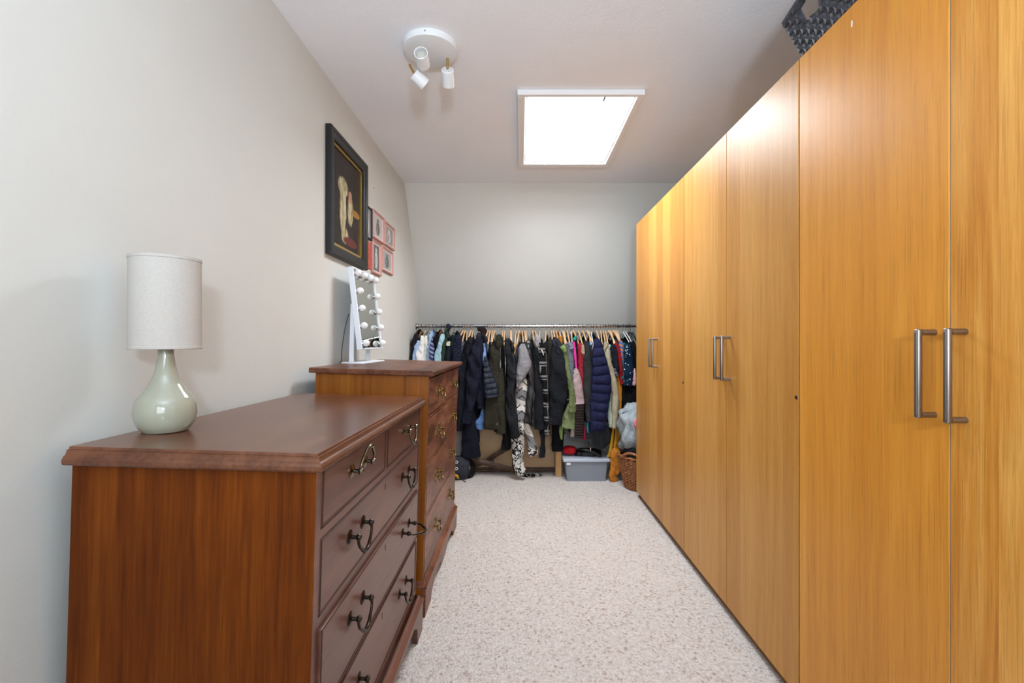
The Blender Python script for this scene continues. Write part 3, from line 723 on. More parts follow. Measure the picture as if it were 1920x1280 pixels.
# hangers: three prototypes, copied
def hanger_mesh():
    arms = {}
    def arm(kind):
        b = B()
        if kind == 'wood':
            pts = cat_rom([(0, -.215, -.168), (0, -.17, -.135), (0, -.09, -.088), (0, -.02, -.056), (0, 0, -.052), (0, .02, -.056), (0, .09, -.088), (0, .17, -.135), (0, .215, -.168)], 27)
            rz = [0.010 + .008 * math.exp(-((i - 13) / 7.0) ** 2) for i in range(27)]
            b.tube(pts, 0.0055, 8, ry=rz, up=Vector((1, 0, 0)))
        else:
            pts = cat_rom([(0, -.205, -.168), (0, -.10, -.102), (0, -.015, -.060), (0, 0, -.054), (0, .015, -.060), (0, .10, -.102), (0, .205, -.168)], 23)
            b.tube(pts, 0.0042, 8); b.tube([(0, -.203, -.168), (0, .203, -.168)], 0.0032, 6)
        return b
    def hook(r):
        pts = [(0, 0, -.045), (0, 0, -.03), (0, .004, -.021)]
        for k in range(13):
            a = R(-60 + 265 * k / 12); pts.append((0, .0178 * math.cos(a), .0178 * math.sin(a)))
        return B().tube(pts, r, 6, up=Vector((1, 0, 0)))
    return arm, hook
arm_f, hook_f = hanger_mesh()
MESH = {}
for k in ('wood', 'slim'):
    o = arm_f(k).out('arm_' + k, 'hanger_wood', None, True, 50); MESH[k] = o.data; bpy.data.objects.remove(o)
o = hook_f(.0017).out('hook_proto', 'hook_wire', None, True, 60); MESH['hook'] = o.data; bpy.data.objects.remove(o)
M['white_plastic'] = NT('white_plastic').set((220, 224, 226), 0.4)
HM = {'wood': ('wood', 'hanger_wood'), 'dark': ('wood', 'hanger_dark_wood'), 'white': ('slim', 'white_plastic'), 'black': ('slim', 'black'), 'wire': ('slim', 'hook_wire')}
HN = {'wood': 'pale wooden', 'dark': 'brown wooden', 'white': 'white plastic', 'black': 'black plastic', 'wire': 'thin wire'}
_am = {}
def hanger(px, kind, what, tw=None):
    x = (px - CX) * RY / F
    shp, mt = HM[kind]
    h = thing('clothes_hanger', '%s hanger holding the %s' % (HN[kind], what), 'hanger', (x, RY, RZ), group='hangers on the chrome rail', world=False)
    key = (shp, mt)
    if key not in _am:
        me = MESH[shp].copy(); me.materials.clear(); me.materials.append(M[mt]); _am[key] = me
    a = bpy.data.objects.new('hanger_arms', _am[key]); COL.objects.link(a); a.parent = h
    k = bpy.data.objects.new('hook', MESH['hook']); COL.objects.link(k); k.parent = h
    h.rotation_euler = (random.uniform(-.03, .03), 0, R(tw if tw is not None else random.uniform(-7, 7)))
    return h

# garments
def cloth_tube(path, Yf, depth, wrinkle=0.006, puff=None, n=22, rows=46, seed=0, yoff=None, flat=0.0):
    if puff: rows = 130
    """hanging tube through (px, py, halfwidth_px) points of the photograph at distance Yf; returns verts, faces"""
    q = cat_rom(path, rows); V = []; Fc = []
    L = 0.0; last = None
    for i, (px, py, hw) in enumerate(q):
        t = i / (rows - 1)
        Y = Yf + (yoff(t) if yoff else 0.0)
        c = P(px, py, Y); r = max(hw, .5) * Y / F
        if hw > 3 and not puff: r *= 1 + .10 * noise.noise(Vector((seed, py * .06, 1.7)))
        if hw > 3: c.x += .06 * r * noise.noise(Vector((py * .05, seed, 3.1)))
        if last is not None: L += (c - last).length
        last = c
        d = depth * (0.55 + 0.45 * min(1.0, t * 4)) * min(1.0, 0.55 + r / 0.05)
        k = 1.0
        if puff:
            ph = (L / puff) % 1.0; k = 0.62 + 0.38 * max(0.0, math.sin(math.pi * ph)) ** 0.42
        # direction in the image plane, so leaning sleeves keep their width
        a = q[max(i - 1, 0)]; e = q[min(i + 1, rows - 1)]; dx, dy = e[0] - a[0], e[1] - a[1]; ln = math.hypot(dx, dy) or 1
        tx, tz = dy / ln, dx / ln
        for j in range(n):
            an = 2 * math.pi * j / n
            cs, sn = math.cos(an), math.sin(an)
            e_ = 0.72
            u = math.copysign(abs(cs) ** e_, cs) * r * (1 if not puff else 0.93 + .07 * k); w_ = math.copysign(abs(sn) ** e_, sn) * d * k
            pt = Vector((c.x + u * tx, Y + w_, c.z + u * tz))
            nv_ = 1.4 * noise.noise(Vector((pt.x * 22 + seed + pt.z * 5, pt.y * 12, pt.z * 7 + seed * .7)))
            n2 = 1 - 2.2 * abs(noise.noise(Vector((pt.x * 30 + seed, pt.y * 20, pt.z * 24 + pt.x * 18))))
            amp = 1.9 * wrinkle * min(1, r / .02) * (.45 if puff else 1)
            pt.y += (nv_ * amp * 1.5 + n2 * amp * .6) * (1 if sn < 0 else .6); pt.x += (nv_ * .5 + n2 * .3) * amp
            V.append(pt)
    for i in range(rows - 1):
        for j in range(n): Fc.append((i * n + j, i * n + (j + 1) % n, (i + 1) * n + (j + 1) % n, (i + 1) * n + j))
    # open end: the hem turns inwards
    last_ring = V[-n:]; cc = sum(last_ring, Vector()) / n; up = (V[-2 * n] - V[-n]).normalized()
    for f, h in ((.80, .002), (.72, .022)):
        base = len(V); V += [cc + (q - cc) * f + up * h for q in last_ring]
        for j in range(n): Fc.append((base - n + j, base - n + (j + 1) % n, base + (j + 1) % n, base + j))
    Fc.append(tuple(range(n))); Fc.append(tuple(reversed(range(len(V) - n, len(V)))))
    return V, Fc
def cloth_body(xs, top, xh, hem, hw0, hw1, y0, y1, seed=0, n=30, rows=16):
    """the flattened body of a garment on its hanger, seen edge-on from the room"""
    V = []; Fc = []; yc = (y0 + y1) / 2; hl = (y1 - y0) / 2
    zt = P(xs, top, y0).z + .012; zh = P(xh, hem, y0).z
    for i in range(rows):
        t = i / (rows - 1)
        for j in range(n):
            an = 2 * math.pi * j / n; cs, sn = math.cos(an), math.sin(an)
            y = yc + hl * math.copysign(abs(sn) ** .6, sn) * (1 - .04 * t)
            ztop = zt + .062 * (1 - (abs(y - yc) / hl) ** 1.1)
            z = ztop + (zh - ztop) * t
            r0 = hw0 + (hw1 - hw0) * t; r0 *= min(1.0, .25 + t * 5)
            x = (xs + (xh - xs) * t - CX) * y0 / F + math.copysign(abs(cs) ** .8, cs) * r0 * y0 / F
            x += noise.noise(Vector((y * 14 + seed, z * 2.2, seed * 1.3))) * .008 * t
            V.append(Vector((x, y, z)))
    for i in range(rows - 1):
        for j in range(n): Fc.append((i * n + j, i * n + (j + 1) % n, (i + 1) * n + (j + 1) % n, (i + 1) * n + j))
    Fc.append(tuple(range(n))); Fc.append(tuple(reversed(range((rows - 1) * n, rows * n))))
    return V, Fc

_seed = [0]
def garment(name, cat, label, what, mat, xs, sleeve, Yf=3.86, hem=None, hw=2.6, hang='wood', depth=0.034, wrinkle=0.006, puff=None,
            extra=(), body=True, body_mat=None, hx=None, xh=None, front=None):
    """sleeve: path of the front sleeve; extra: (part name, material, path, Yf[, depth, puff]) list"""
    _seed[0] += 3.71; sd = _seed[0]
    hem = hem or max(790, sleeve[-1][1])
    top = sleeve[0][1] + 6
    loc = P(xs, hem, RY)
    g = thing(name, label, cat, loc, group='clothes hanging on the rail')
    if body:
        V, Fc = cloth_body(xs, top, xh if xh is not None else xs, hem, hw * .8, hw * 1.1, 3.905, 4.30, sd)
        link_mesh('body', V, Fc, body_mat or mat, g, True)
    if sleeve:
        V, Fc = cloth_tube(sleeve, Yf, depth, wrinkle, puff, seed=sd); link_mesh('sleeve', V, Fc, mat, g, True)
    for e in extra:
        V, Fc = cloth_tube(e[2], e[3], e[4] if len(e) > 4 else depth, wrinkle, e[5] if len(e) > 5 else None, seed=sd + 1.3)
        link_mesh(e[0], V, Fc, e[1], g, True)
    if hang: hanger(hx if hx is not None else xs, hang, what)
    return g

NAVY = (30, 33, 48); BLACK = (20, 20, 23); CHAR = (44, 46, 52)
fb = fabric
garment('blazer', 'blazer', 'dark navy blazer, leftmost on the rail against the wall', 'leftmost navy blazer', fb((42, 45, 58)), 778,
        [(780, 625, 3), (779, 634, 5), (777, 655, 6.5), (776, 680, 7), (776, 740, 7)], 3.86, hang='dark', hx=784)
garment('shirt', 'shirt', 'light blue shirt next to the leftmost navy blazer', 'light blue shirt next to the blazer', fb((164, 184, 214)), 785,
        [(785, 638, 2), (782, 650, 4.5), (780, 672, 6), (779, 740, 6)], 3.85, hang='wire')
garment('shirt', 'shirt', 'bright white shirt, the first of two near the wall end', 'bright white shirt', fb((232, 230, 224)), 791,
        [(792, 629, 2.5), (790, 642, 5), (788, 668, 6.5), (787, 740, 7)], 3.855, hang='dark')
garment('shirt', 'shirt', 'cream white shirt right of the bright white one', 'cream white shirt', fb((222, 218, 204)), 799,
        [(800, 629, 2.5), (798, 642, 5), (797, 668, 6), (796, 740, 6)], 3.87, hang='wood')
garment('shirt', 'shirt', 'pale blue shirt between the cream shirt and the striped shirt', 'pale blue shirt beside the cream shirt', fb((156, 178, 210)), 805,
        [(806, 626, 2.5), (805, 645, 4), (803, 665, 5), (802, 740, 5)], 3.86, hang='wire', extra=[('second_sleeve', fb((150, 176, 206)), [(809, 621, 2.5), (809, 640, 3), (808, 660, 2.5)], 3.875)])
garment('shirt', 'shirt', 'blue and plum striped shirt with slanting stripes', 'striped shirt', fb((58, 66, 98), 'stripes', .9, (150, 158, 184)), 812,
        [(813, 630, 2.5), (811, 648, 4), (809, 668, 4.5), (808, 740, 5)], 3.85, hang='white')
garment('shirt', 'shirt', 'narrow black top between the striped and the aqua shirts', 'narrow black top', fb(BLACK), 818,
        [(821, 626, 3), (818, 640, 4.5), (815, 664, 4), (814, 740, 4)], 3.86, hang='wire')
garment('shirt', 'shirt', 'pale aqua shirt with a soft sleeve', 'pale aqua shirt', fb((160, 192, 204)), 828,
        [(830, 626, 3), (827, 640, 5.5), (822, 664, 7), (820, 740, 7)], 3.85, hang='dark')
garment('shirt', 'shirt', 'muted green shirt right of the aqua one', 'muted green shirt', fb((64, 84, 70)), 833,
        [(835, 632, 2.5), (833, 648, 4), (831, 672, 4.5), (831, 740, 4)], 3.862, hang='wire')
garment('scarf', 'scarf', 'dark olive patterned scarf knotted over the rail', '', fb((34, 36, 32), 'camo', .9, (74, 78, 62)), 840,
        [(840, 609, 3), (840, 614, 4.5), (838, 626, 4), (841, 640, 4.5), (843, 655, 4)], 4.06, body=False, hang=None, depth=.026, hem=660,
        extra=[('knot', fb((52, 54, 84)), [(836, 612, 2), (840, 611, 4.5), (844, 616, 3)], 4.065, .03)])
garment('pullover', 'pullover', 'dark navy pullover with a cream neckband under the knotted scarf', 'navy pullover with cream neckband', fb((36, 44, 56)), 841,
        [(842, 645, 3), (841, 655, 4), (840, 675, 4.5), (840, 740, 5)], 3.85, hang='wire', extra=[('neckband', fb((206, 200, 178)), [(841, 640, 3), (841, 644, 3.6), (841, 648, 3)], 3.848)])
garment('sweater', 'sweater', 'dark teal sweater with a round shoulder', 'dark teal sweater', fb((26, 46, 56)), 851,
        [(851, 628, 5), (851, 636, 7), (851, 665, 7.5), (850, 740, 7)], 3.872, hang='wire')
garment('shirt', 'shirt', 'navy shirt with tiny pale dots', 'navy dotted shirt', fb((34, 38, 60), 'fine_dots', .9, (86, 92, 118)), 860,
        [(861, 628, 4), (859, 640, 6.5), (857, 665, 9), (856, 770, 9)], 3.852, hang='wire')
garment('shirt', 'shirt', 'grey checked shirt tucked behind the black hooded coat', 'grey checked shirt', fb((84, 84, 94), 'plaid', .9, (50, 50, 58)), 867,
        [(868, 640, 3), (867, 652, 4.5), (866, 676, 4.5), (866, 740, 4)], 3.87, hang='wood', hx=868)
garment('coat', 'coat', 'black hooded long coat with a slim sleeve, left of the navy parka', 'black hooded long coat', fb((30, 32, 44), 'plain', .6), 876,
        [(880, 636, 3), (876, 646, 6), (871, 670, 7), (867, 710, 7), (864, 770, 7), (861, 807, 6)], 3.835, hem=858, hw=4, xh=882, hang='wood', hx=876,
        extra=[('hood', fb((24, 25, 33), 'plain', .6), [(881, 632, 4), (880, 645, 7), (877, 660, 7), (879, 676, 5)], 3.812, .03),
               ('skirt', fb((32, 34, 50)), [(880, 770, 12), (882, 800, 16), (882, 835, 17), (882, 856, 17)], 3.885, .05)])
garment('parka', 'coat', 'large dark navy parka with a broad sleeve, beside the black hooded coat', 'large dark navy parka', fb((30, 33, 54), 'plain', .6), 895,
        [(899, 631, 4), (896, 643, 9), (891, 672, 13), (887, 705, 14.5), (883, 735, 12), (878, 765, 11), (874, 793, 9)], 3.80, hem=790, hw=5, xh=892, hang='wood', hx=887, depth=.05, wrinkle=.010,
        extra=[('collar', fb((26, 28, 40), 'plain', .55), [(893, 627, 4), (899, 631, 8), (906, 636, 7), (910, 643, 3)], 3.80, .03),
               ('front_panel', fb((30, 33, 54), 'plain', .6), [(902, 650, 5), (903, 690, 8), (901, 730, 9), (899, 765, 8)], 3.845, .04)])
garment('scarf', 'scarf', 'brown and black fringed scarf looped over the rail', '', fb((64, 48, 42), 'mottled', .8, (26, 22, 22)), 904,
        [(896, 618, 3), (902, 617, 5), (907, 622, 6), (908, 634, 4)], 4.05, body=False, hang=None, depth=.03, hem=640)
garment('shirt', 'shirt', 'sky blue shirt squeezed right of the navy parka, its tail showing below', 'sky blue shirt', fb((132, 160, 212)), 907,
        [(907, 638, 2.5), (907, 650, 3.6), (908, 668, 3.4), (909, 690, 2.5)], 3.835, hem=800, hang='white', hx=909,
        extra=[('shirt_tail', fb((92, 124, 172)), [(904, 768, 2), (902, 782, 5), (898, 795, 8), (896, 804, 9)], 3.86, .03)])
garment('jacket', 'jacket', 'glossy navy quilted jacket with its short sleeve kicked out to the right', 'glossy navy quilted jacket', fb((30, 42, 66), 'plain', .35), 912,
        [(910, 668, 3), (912, 685, 6), (916, 708, 10), (920, 727, 13), (922, 744, 12.5)], 3.79, hem=780, hw=4, hang='wood', hx=915, depth=.045, puff=.045, wrinkle=.008)
garment('jacket', 'jacket', 'olive field jacket with a broad buttoned hem', 'olive field jacket', fb((66, 62, 50)), 930,
        [(934, 640, 4), (929, 652, 9), (926, 680, 11), (924, 720, 12), (924, 760, 15), (923, 804, 16)], 3.835, hem=810, hw=5, hang='wood', hx=928, depth=.04,
        extra=[('collar', fb((62, 60, 46)), [(932, 628, 4), (936, 634, 7), (937, 642, 8), (935, 652, 5)], 3.82, .03),
               ('front_panel', fb((70, 66, 52)), [(938, 690, 4), (939, 730, 7), (939, 770, 9), (940, 812, 9)], 3.828, .034),
               ('button', 'brass', [(932, 794, .7), (932, 795, 1.0), (932, 796, .7)], 3.79, .004)])
garment('coat', 'coat', 'black coat with a crumpled sleeve between the olive jacket and the grey sherpa', 'black coat beside the olive jacket', fb((26, 28, 36), 'plain', .55), 953,
        [(953, 640, 4), (954, 652, 8), (958, 676, 10), (961, 700, 11), (957, 725, 9), (957, 755, 11), (961, 790, 11), (964, 820, 9)], 3.80, hem=843, hw=5, xh=951, hang='wood', hx=947, depth=.045, wrinkle=.010,
        extra=[('collar', fb((22, 23, 28), 'plain', .55), [(946, 637, 3), (951, 640, 7), (958, 648, 6), (962, 660, 3)], 3.79, .03),
               ('skirt', fb((24, 25, 30)), [(950, 780, 7), (949, 810, 8), (949, 842, 7)], 3.87, .04)])
garment('jacket', 'jacket', 'tan suede jacket, only its collar showing left of the grey sherpa', 'tan suede jacket', fb((184, 140, 94)), 964,
        [(966, 645, 2), (964, 652, 4.5), (963, 664, 3), (963, 690, 3)], 3.86, hem=720, hang='wood', hx=959)
garment('shirt', 'shirt', 'slate grey shirt edge behind the grey sherpa', 'slate grey shirt', fb((62, 66, 74)), 970,
        [(971, 652, 2), (969, 668, 5), (967, 690, 5), (967, 730, 4)], 3.868, hang='wood', hx=968)
garment('cardigan', 'cardigan', 'grey, white and black patterned knit cardigan with a pale sherpa shoulder', 'patterned knit cardigan', fb((206, 200, 192), 'knit', .95), 978,
        [(980, 700, 3), (981, 712, 7), (978, 730, 11), (976, 755, 12), (975, 780, 10), (977, 806, 7)], 3.82, hem=800, hw=4, hang='wood', hx=979, depth=.04,
        extra=[('sherpa_shoulder', fb((176, 172, 174), 'boucle', .98, (130, 126, 130)), [(979, 644, 3), (980, 654, 7), (982, 672, 11), (983, 684, 13), (979, 697, 11), (974, 712, 6), (970, 725, 2)], 3.775, .045),
               ('loose_sleeve', fb((128, 124, 122), 'knit', .95), [(983, 780, 3), (987, 796, 6), (992, 816, 7), (997, 836, 8), (999, 848, 8)], 3.84, .03),
               ('cuff', fb((214, 210, 202), 'paisley', .95, (40, 38, 40)), [(997.5, 840, 8), (998.5, 844, 8.8), (1000, 849, 8.6), (1001, 852, 7.5)], 3.838, .033),
               ('hem_band', fb((216, 212, 204), 'paisley', .95, (40, 38, 40)), [(978, 803, 4), (978, 805, 5), (978, 808, 4.5)], 3.80, .03)])
garment('jacket', 'jacket', 'black leather jacket right of the patterned cardigan', 'black leather jacket', fb((26, 26, 30), 'leather', .28), 992,
        [(989, 638, 3), (990, 648, 6), (993, 675, 8), (996, 710, 7), (993, 750, 7), (990, 792, 7.5)], 3.80, hem=800, hw=4, hang='wood', hx=986, depth=.035,
        extra=[('second_sleeve', fb((28, 28, 32), 'leather', .28), [(1000, 660, 4), (1002, 700, 6), (1001, 750, 5), (999, 798, 5)], 3.83, .03)])
garment('jacket', 'jacket', 'charcoal knit jacket with a fluffy pale grey collar and a dangling dark tie', 'charcoal jacket with fluffy collar', fb((48, 50, 56), 'boucle', .95, (36, 37, 42)), 1009,
        [(1006, 650, 4), (1007, 660, 8), (1009, 690, 9), (1011, 740, 10), (1012, 785, 11), (1012, 804, 11)], 3.82, hem=805, hw=4.5, hang='wood', hx=1003, depth=.035,
        extra=[('fluffy_collar', fb((196, 192, 192), 'boucle', .98, (150, 146, 148)), [(1006, 627, 2), (1007, 634, 4.5), (1007, 643, 6.5), (1007, 652, 4)], 3.80, .03),
               ('dangling_tie', fb((40, 44, 56)), [(1018, 800, 4), (1018, 825, 4), (1017, 840, 5), (1016, 857, 5)], 3.86, .014)])
garment('coat', 'coat', 'black coat with a white window-pane plaid', 'black plaid coat', fb((28, 28, 30), 'plaid', .95, (190, 188, 186)), 1018,
        [(1015, 642, 4), (1016, 655, 7), (1018, 690, 7), (1022, 730, 6), (1024, 770, 5), (1026, 815, 5)], 3.79, hem=818, hw=4, hang='wood', hx=1012, depth=.03,
        extra=[('zip_ring', 'chrome', [(1015, 655, 1), (1018, 660, 1.2), (1019, 666, 1)], 3.755, .004)])
garment('jacket', 'jacket', 'dark olive wool jacket behind the charcoal fleece', 'dark olive wool jacket', fb((54, 50, 42)), 1029,
        [(1033, 636, 3), (1031, 648, 6), (1028, 672, 6), (1026, 710, 5), (1026, 780, 4)], 3.84, hang='wood', hx=1024, extra=[('hood', fb((34, 35, 38)), [(1026, 640, 3), (1023, 648, 6), (1021, 658, 5)], 3.80, .03)])
garment('fleece', 'fleece', 'broad charcoal fleece with a cropped wide sleeve', 'broad charcoal fleece', fb((36, 39, 46)), 1042,
        [(1042, 640, 4), (1043, 652, 9), (1045, 675, 14), (1046, 705, 17), (1046, 740, 17), (1043, 760, 14.5), (1041, 775, 14), (1040, 795, 14)], 3.785, hem=800, hw=6, hang='wood', hx=1037, depth=.05, wrinkle=.009,
        extra=[('hood', fb((58, 61, 72)), [(1039, 632, 3), (1042, 640, 7), (1048, 652, 6), (1055, 672, 4), (1060, 690, 2)], 3.79, .035)])
garment('coat', 'coat', 'long black coat hanging below the charcoal fleece', 'long black coat under the fleece', fb((18, 18, 21)), 1046,
        [(1050, 650, 4), (1050, 720, 8), (1046, 790, 11), (1045, 820, 12), (1045, 844, 11)], 3.87, hem=846, hw=6, hang='wood', hx=1043, depth=.045)
garment('jacket', 'jacket', 'ochre suede jacket, only its shoulder showing among the hangers', 'ochre suede jacket', fb((176, 116, 48)), 1050,
        [(1050, 629, 4), (1050, 634, 4.6), (1050, 648, 4.6), (1050, 680, 4)], 3.87, hem=760, hang='white', hx=1049)
garment('top', 'top', 'black sports top with thin white lines behind the green hoodie', 'black sports top with white lines', fb((24, 24, 28), 'stripes', .8, (40, 40, 44)), 1063,
        [(1060, 680, 3), (1064, 720, 6), (1065, 760, 7), (1062, 790, 6)], 3.85, hem=800, hang='wood', hx=1057,
        extra=[('white_line', fb((200, 200, 200)), [(1060, 733, .4), (1064, 729, .6), (1068, 724, .4)], 3.812, .003), ('white_line', fb((200, 200, 200)), [(1059, 752, .4), (1064, 749, .6), (1069, 748, .4)], 3.812, .003)])
garment('hoodie', 'hoodie', 'moss green jacket with a long narrow front flaring at the hem', 'moss green jacket', fb((100, 110, 72)), 1058,
        [(1056, 645, 3), (1057, 655, 5.5), (1061, 680, 5), (1067, 710, 5), (1072, 740, 6), (1073, 758, 6.5), (1072, 772, 7)], 3.78, hem=815, hw=4, hang='wood', hx=1057, depth=.03,
        extra=[('hem_flap', fb((112, 122, 84)), [(1071, 757, 6), (1069, 768, 9), (1066, 784, 12.5), (1063, 802, 15)], 3.795, .028), ('hem_tail', fb((112, 130, 78)), [(1053, 796, 5), (1051.5, 808, 4), (1053, 823, 2)], 3.81, .02), ('hood', fb((112, 130, 78)), [(1053, 648, 3), (1056, 653, 5), (1060, 660, 3)], 3.765, .03)])
garment('hoodie', 'hoodie', 'blue-grey marl hoodie between the moss green and the pink tops', 'blue-grey hoodie', fb((108, 114, 126), 'mottled', .95, (84, 90, 102)), 1067,
        [(1066, 640, 3), (1067, 650, 6.5), (1069, 680, 6.5), (1071, 715, 5), (1072, 745, 3)], 3.83, hang='wood', hx=1063, extra=[('hood', fb((116, 122, 134)), [(1063, 643, 3), (1067, 646, 6), (1072, 654, 4)], 3.815, .028)])
garment('top', 'top', 'black running top with a magenta side stripe and teal collar', 'running top with magenta stripe', fb((28, 26, 34)), 1079,
        [(1079, 632, 3), (1078, 645, 4.5), (1079, 670, 5), (1078, 694, 4.5)], 3.845, hang='white', hx=1070,
        extra=[('teal_collar', fb((26, 128, 122)), [(1075, 633, 2), (1077, 636, 3), (1079, 630, 2)], 3.83, .02), ('magenta_stripe', fb((206, 58, 142)), [(1075, 640, 2), (1077, 655, 2.4), (1080, 685, 2), (1084, 712, 1.4)], 3.812, .012)])
garment('top', 'top', 'mauve running top with dark brown lower sleeve', 'mauve top with brown sleeve', fb((168, 146, 146)), 1082,
        [(1079, 690, 2.5), (1081, 704, 6.5), (1083, 730, 9.5), (1085, 757, 10)], 3.80, hem=817, hw=4, hang='wood', hx=1075, depth=.028, xh=1076,
        extra=[('lower_sleeve', fb((66, 52, 50)), [(1086, 755, 9.5), (1086, 775, 9), (1086, 800, 9), (1086, 820, 9)], 3.80, .03, .022), ('lining', fb((184, 164, 156)), [(1076, 795, 4), (1075, 808, 5), (1074, 818, 5)], 3.84, .02)])
garment('shirt', 'shirt', 'crimson long-sleeved shirt right of the mauve top', 'crimson shirt', fb((138, 34, 46)), 1088,
        [(1087, 643, 3), (1088, 652, 6), (1090, 680, 6.5), (1092, 715, 6), (1095, 750, 3.5)], 3.825, hem=822, hang='wood', hx=1084, extra=[('hem', fb((150, 30, 60)), [(1095, 800, 3), (1096, 815, 3.5), (1095, 824, 3)], 3.85, .02)])
garment('top', 'top', 'beige knit top with a rust trimmed cuff', 'beige knit top', fb((196, 170, 148), 'boucle', .95, (170, 142, 120)), 1095,
        [(1092, 646, 2.5), (1094, 653, 5), (1095, 663, 4.6)], 3.80, hem=740, hang='wood', hx=1092, extra=[('cuff', fb((150, 84, 56)), [(1095, 662, 4), (1095.5, 667, 4.4), (1096, 671, 3)], 3.80, .028)])
garment('coat', 'coat', 'dark grey wool coat sleeve left of the navy puffer', 'dark grey wool coat', fb((62, 62, 62), 'mottled', .97, (46, 46, 47)), 1100,
        [(1097, 639, 3), (1099, 650, 6), (1101, 680, 8), (1102, 720, 8), (1103, 760, 7), (1104, 790, 5)], 3.79, hw=4, hang='wood', hx=1100, depth=.035)
garment('top', 'top', 'grey hooded top with a white drawstring', 'grey top with white drawstring', fb((60, 62, 66)), 1110,
        [(1110, 642, 3), (1111, 652, 6), (1112, 668, 6.5), (1109, 684, 4)], 3.80, hang='white', hx=1108,
        extra=[('drawstring', fb((206, 208, 212)), [(1113, 640, .6), (1112, 652, .9), (1111, 665, .7)], 3.755, .005), ('blue_lining', fb((112, 160, 204)), [(1108, 642, 2), (1109, 648, 3), (1110, 652, 2)], 3.79, .02)])
garment('puffer_jacket', 'jacket', 'navy puffer jacket with broad horizontal quilting', 'navy puffer jacket', fb((38, 40, 84), 'plain', .6), 1121,
        [(1117, 635, 5), (1120, 648, 9), (1122, 668, 13), (1125, 690, 16), (1127, 708, 18.5), (1126, 735, 19), (1123, 765, 17.5), (1121, 790, 15.5), (1120, 806, 14)], 3.765, hem=806, hw=7, hang='black', hx=1113, depth=.055, puff=.074, wrinkle=.005)
garment('jacket', 'jacket', 'charcoal softshell jacket whose wide hem hangs below the navy puffer', 'charcoal softshell jacket', fb((62, 66, 70)), 1119,
        [(1116, 655, 5), (1112, 700, 8), (1112, 760, 12), (1118, 790, 18), (1121, 810, 22), (1120, 824, 22), (1113, 836, 14)], 3.825, hem=815, hw=6, hang='wood', hx=1118, depth=.035,
        extra=[('teal_zip', fb((20, 132, 150)), [(1103, 772, .8), (1102, 790, 1.4), (1102, 811, 1.1)], 3.785, .006), ('toggle', 'chrome', [(1107, 838, .5), (1107, 842, 1.3), (1107, 845, .8)], 3.80, .006)])
garment('coat', 'coat', 'beige trench coat with a pale mint lining right of the navy puffer', 'beige trench coat', fb((166, 154, 128)), 1140,
        [(1134, 640, 3), (1136, 652, 6), (1140, 680, 7), (1147, 705, 7), (1152, 735, 7), (1153, 770, 6), (1151, 802, 5)], 3.795, hem=802, hw=4, hang='wood', hx=1131, depth=.03,
        extra=[('mint_lining', fb((176, 190, 172)), [(1145, 725, 3), (1145, 750, 7), (1146, 780, 7), (1148, 800, 6)], 3.815, .024), ('belt', fb((160, 148, 120)), [(1138, 640, 1), (1137, 647, 2.2), (1134, 655, 1)], 3.765, .008)])
garment('shirt', 'shirt', 'pale blue shirt edge right of the beige trench', 'pale blue shirt beside the trench', fb((170, 184, 204)), 1144,
        [(1143, 646, 2.5), (1145, 660, 3.5), (1146, 680, 4), (1147, 700, 2.5)], 3.82, hang='wood', hx=1141)
garment('tee_shirt', 'shirt', 'dark navy short-sleeved top near the right end', 'dark navy short-sleeved top', fb((32, 36, 48)), 1150,
        [(1148, 645, 3), (1150, 655, 6), (1153, 680, 6), (1155, 700, 5)], 3.80, hang='wood', hx=1145, extra=[('printed_cuff', fb((120, 108, 118), 'paisley', .9, (40, 34, 44)), [(1154, 690, 3), (1155, 698, 4), (1156, 705, 3)], 3.79, .025)])
garment('shirt', 'shirt', 'dark red blouse near the right end of the rail', 'dark red blouse', fb((132, 24, 30)), 1157,
        [(1154, 643, 2.5), (1157, 652, 4.5), (1161, 675, 5), (1164, 705, 4), (1165, 720, 3)], 3.82, hang='wood', hx=1150)
garment('shirt', 'shirt', 'blue and orange printed blouse beside the dark red one', 'blue and orange blouse', fb((74, 104, 160), 'stripes', .9, (196, 116, 62)), 1163,
        [(1163, 638, 2.5), (1164, 648, 3.6), (1165, 668, 3.4), (1166, 690, 2)], 3.83, hang='wood', hx=1154)
garment('top', 'top', 'teal blouse left of the spotted navy dress', 'teal blouse', fb((18, 98, 98)), 1169,
        [(1168, 642, 2.5), (1170, 652, 4.6), (1170, 675, 4.8), (1169, 710, 4)], 3.82, hang='white', hx=1168)
garment('dress', 'dress', 'navy blue dress scattered with white spots', 'spotted navy dress', fb((18, 46, 76), 'dots', .9, (206, 214, 220)), 1177,
        [(1174, 643, 3), (1176, 655, 7), (1178, 680, 9), (1178, 705, 9), (1177, 723, 8)], 3.79, hem=740, hang='white', hx=1173, depth=.03)
garment('dress', 'dress', 'black dress at the right end, against the wardrobe', 'black dress at the right end', fb((20, 20, 24)), 1187,
        [(1186, 640, 3), (1187, 655, 6), (1186, 700, 8), (1182, 750, 11), (1181, 800, 12), (1181, 850, 12)], 3.84, hem=860, hw=4, hang='black', hx=1178, depth=.04)
garment('coat', 'coat', 'black lace coat behind the spotted dress', 'black lace coat', fb((26, 25, 30), 'mottled', .8, (14, 14, 16)), 1174,
        [(1172, 660, 3), (1173, 720, 6), (1172, 760, 7), (1169, 810, 7), (1168, 860, 7)], 3.87, hem=870, hw=4, hang='black', hx=1182)
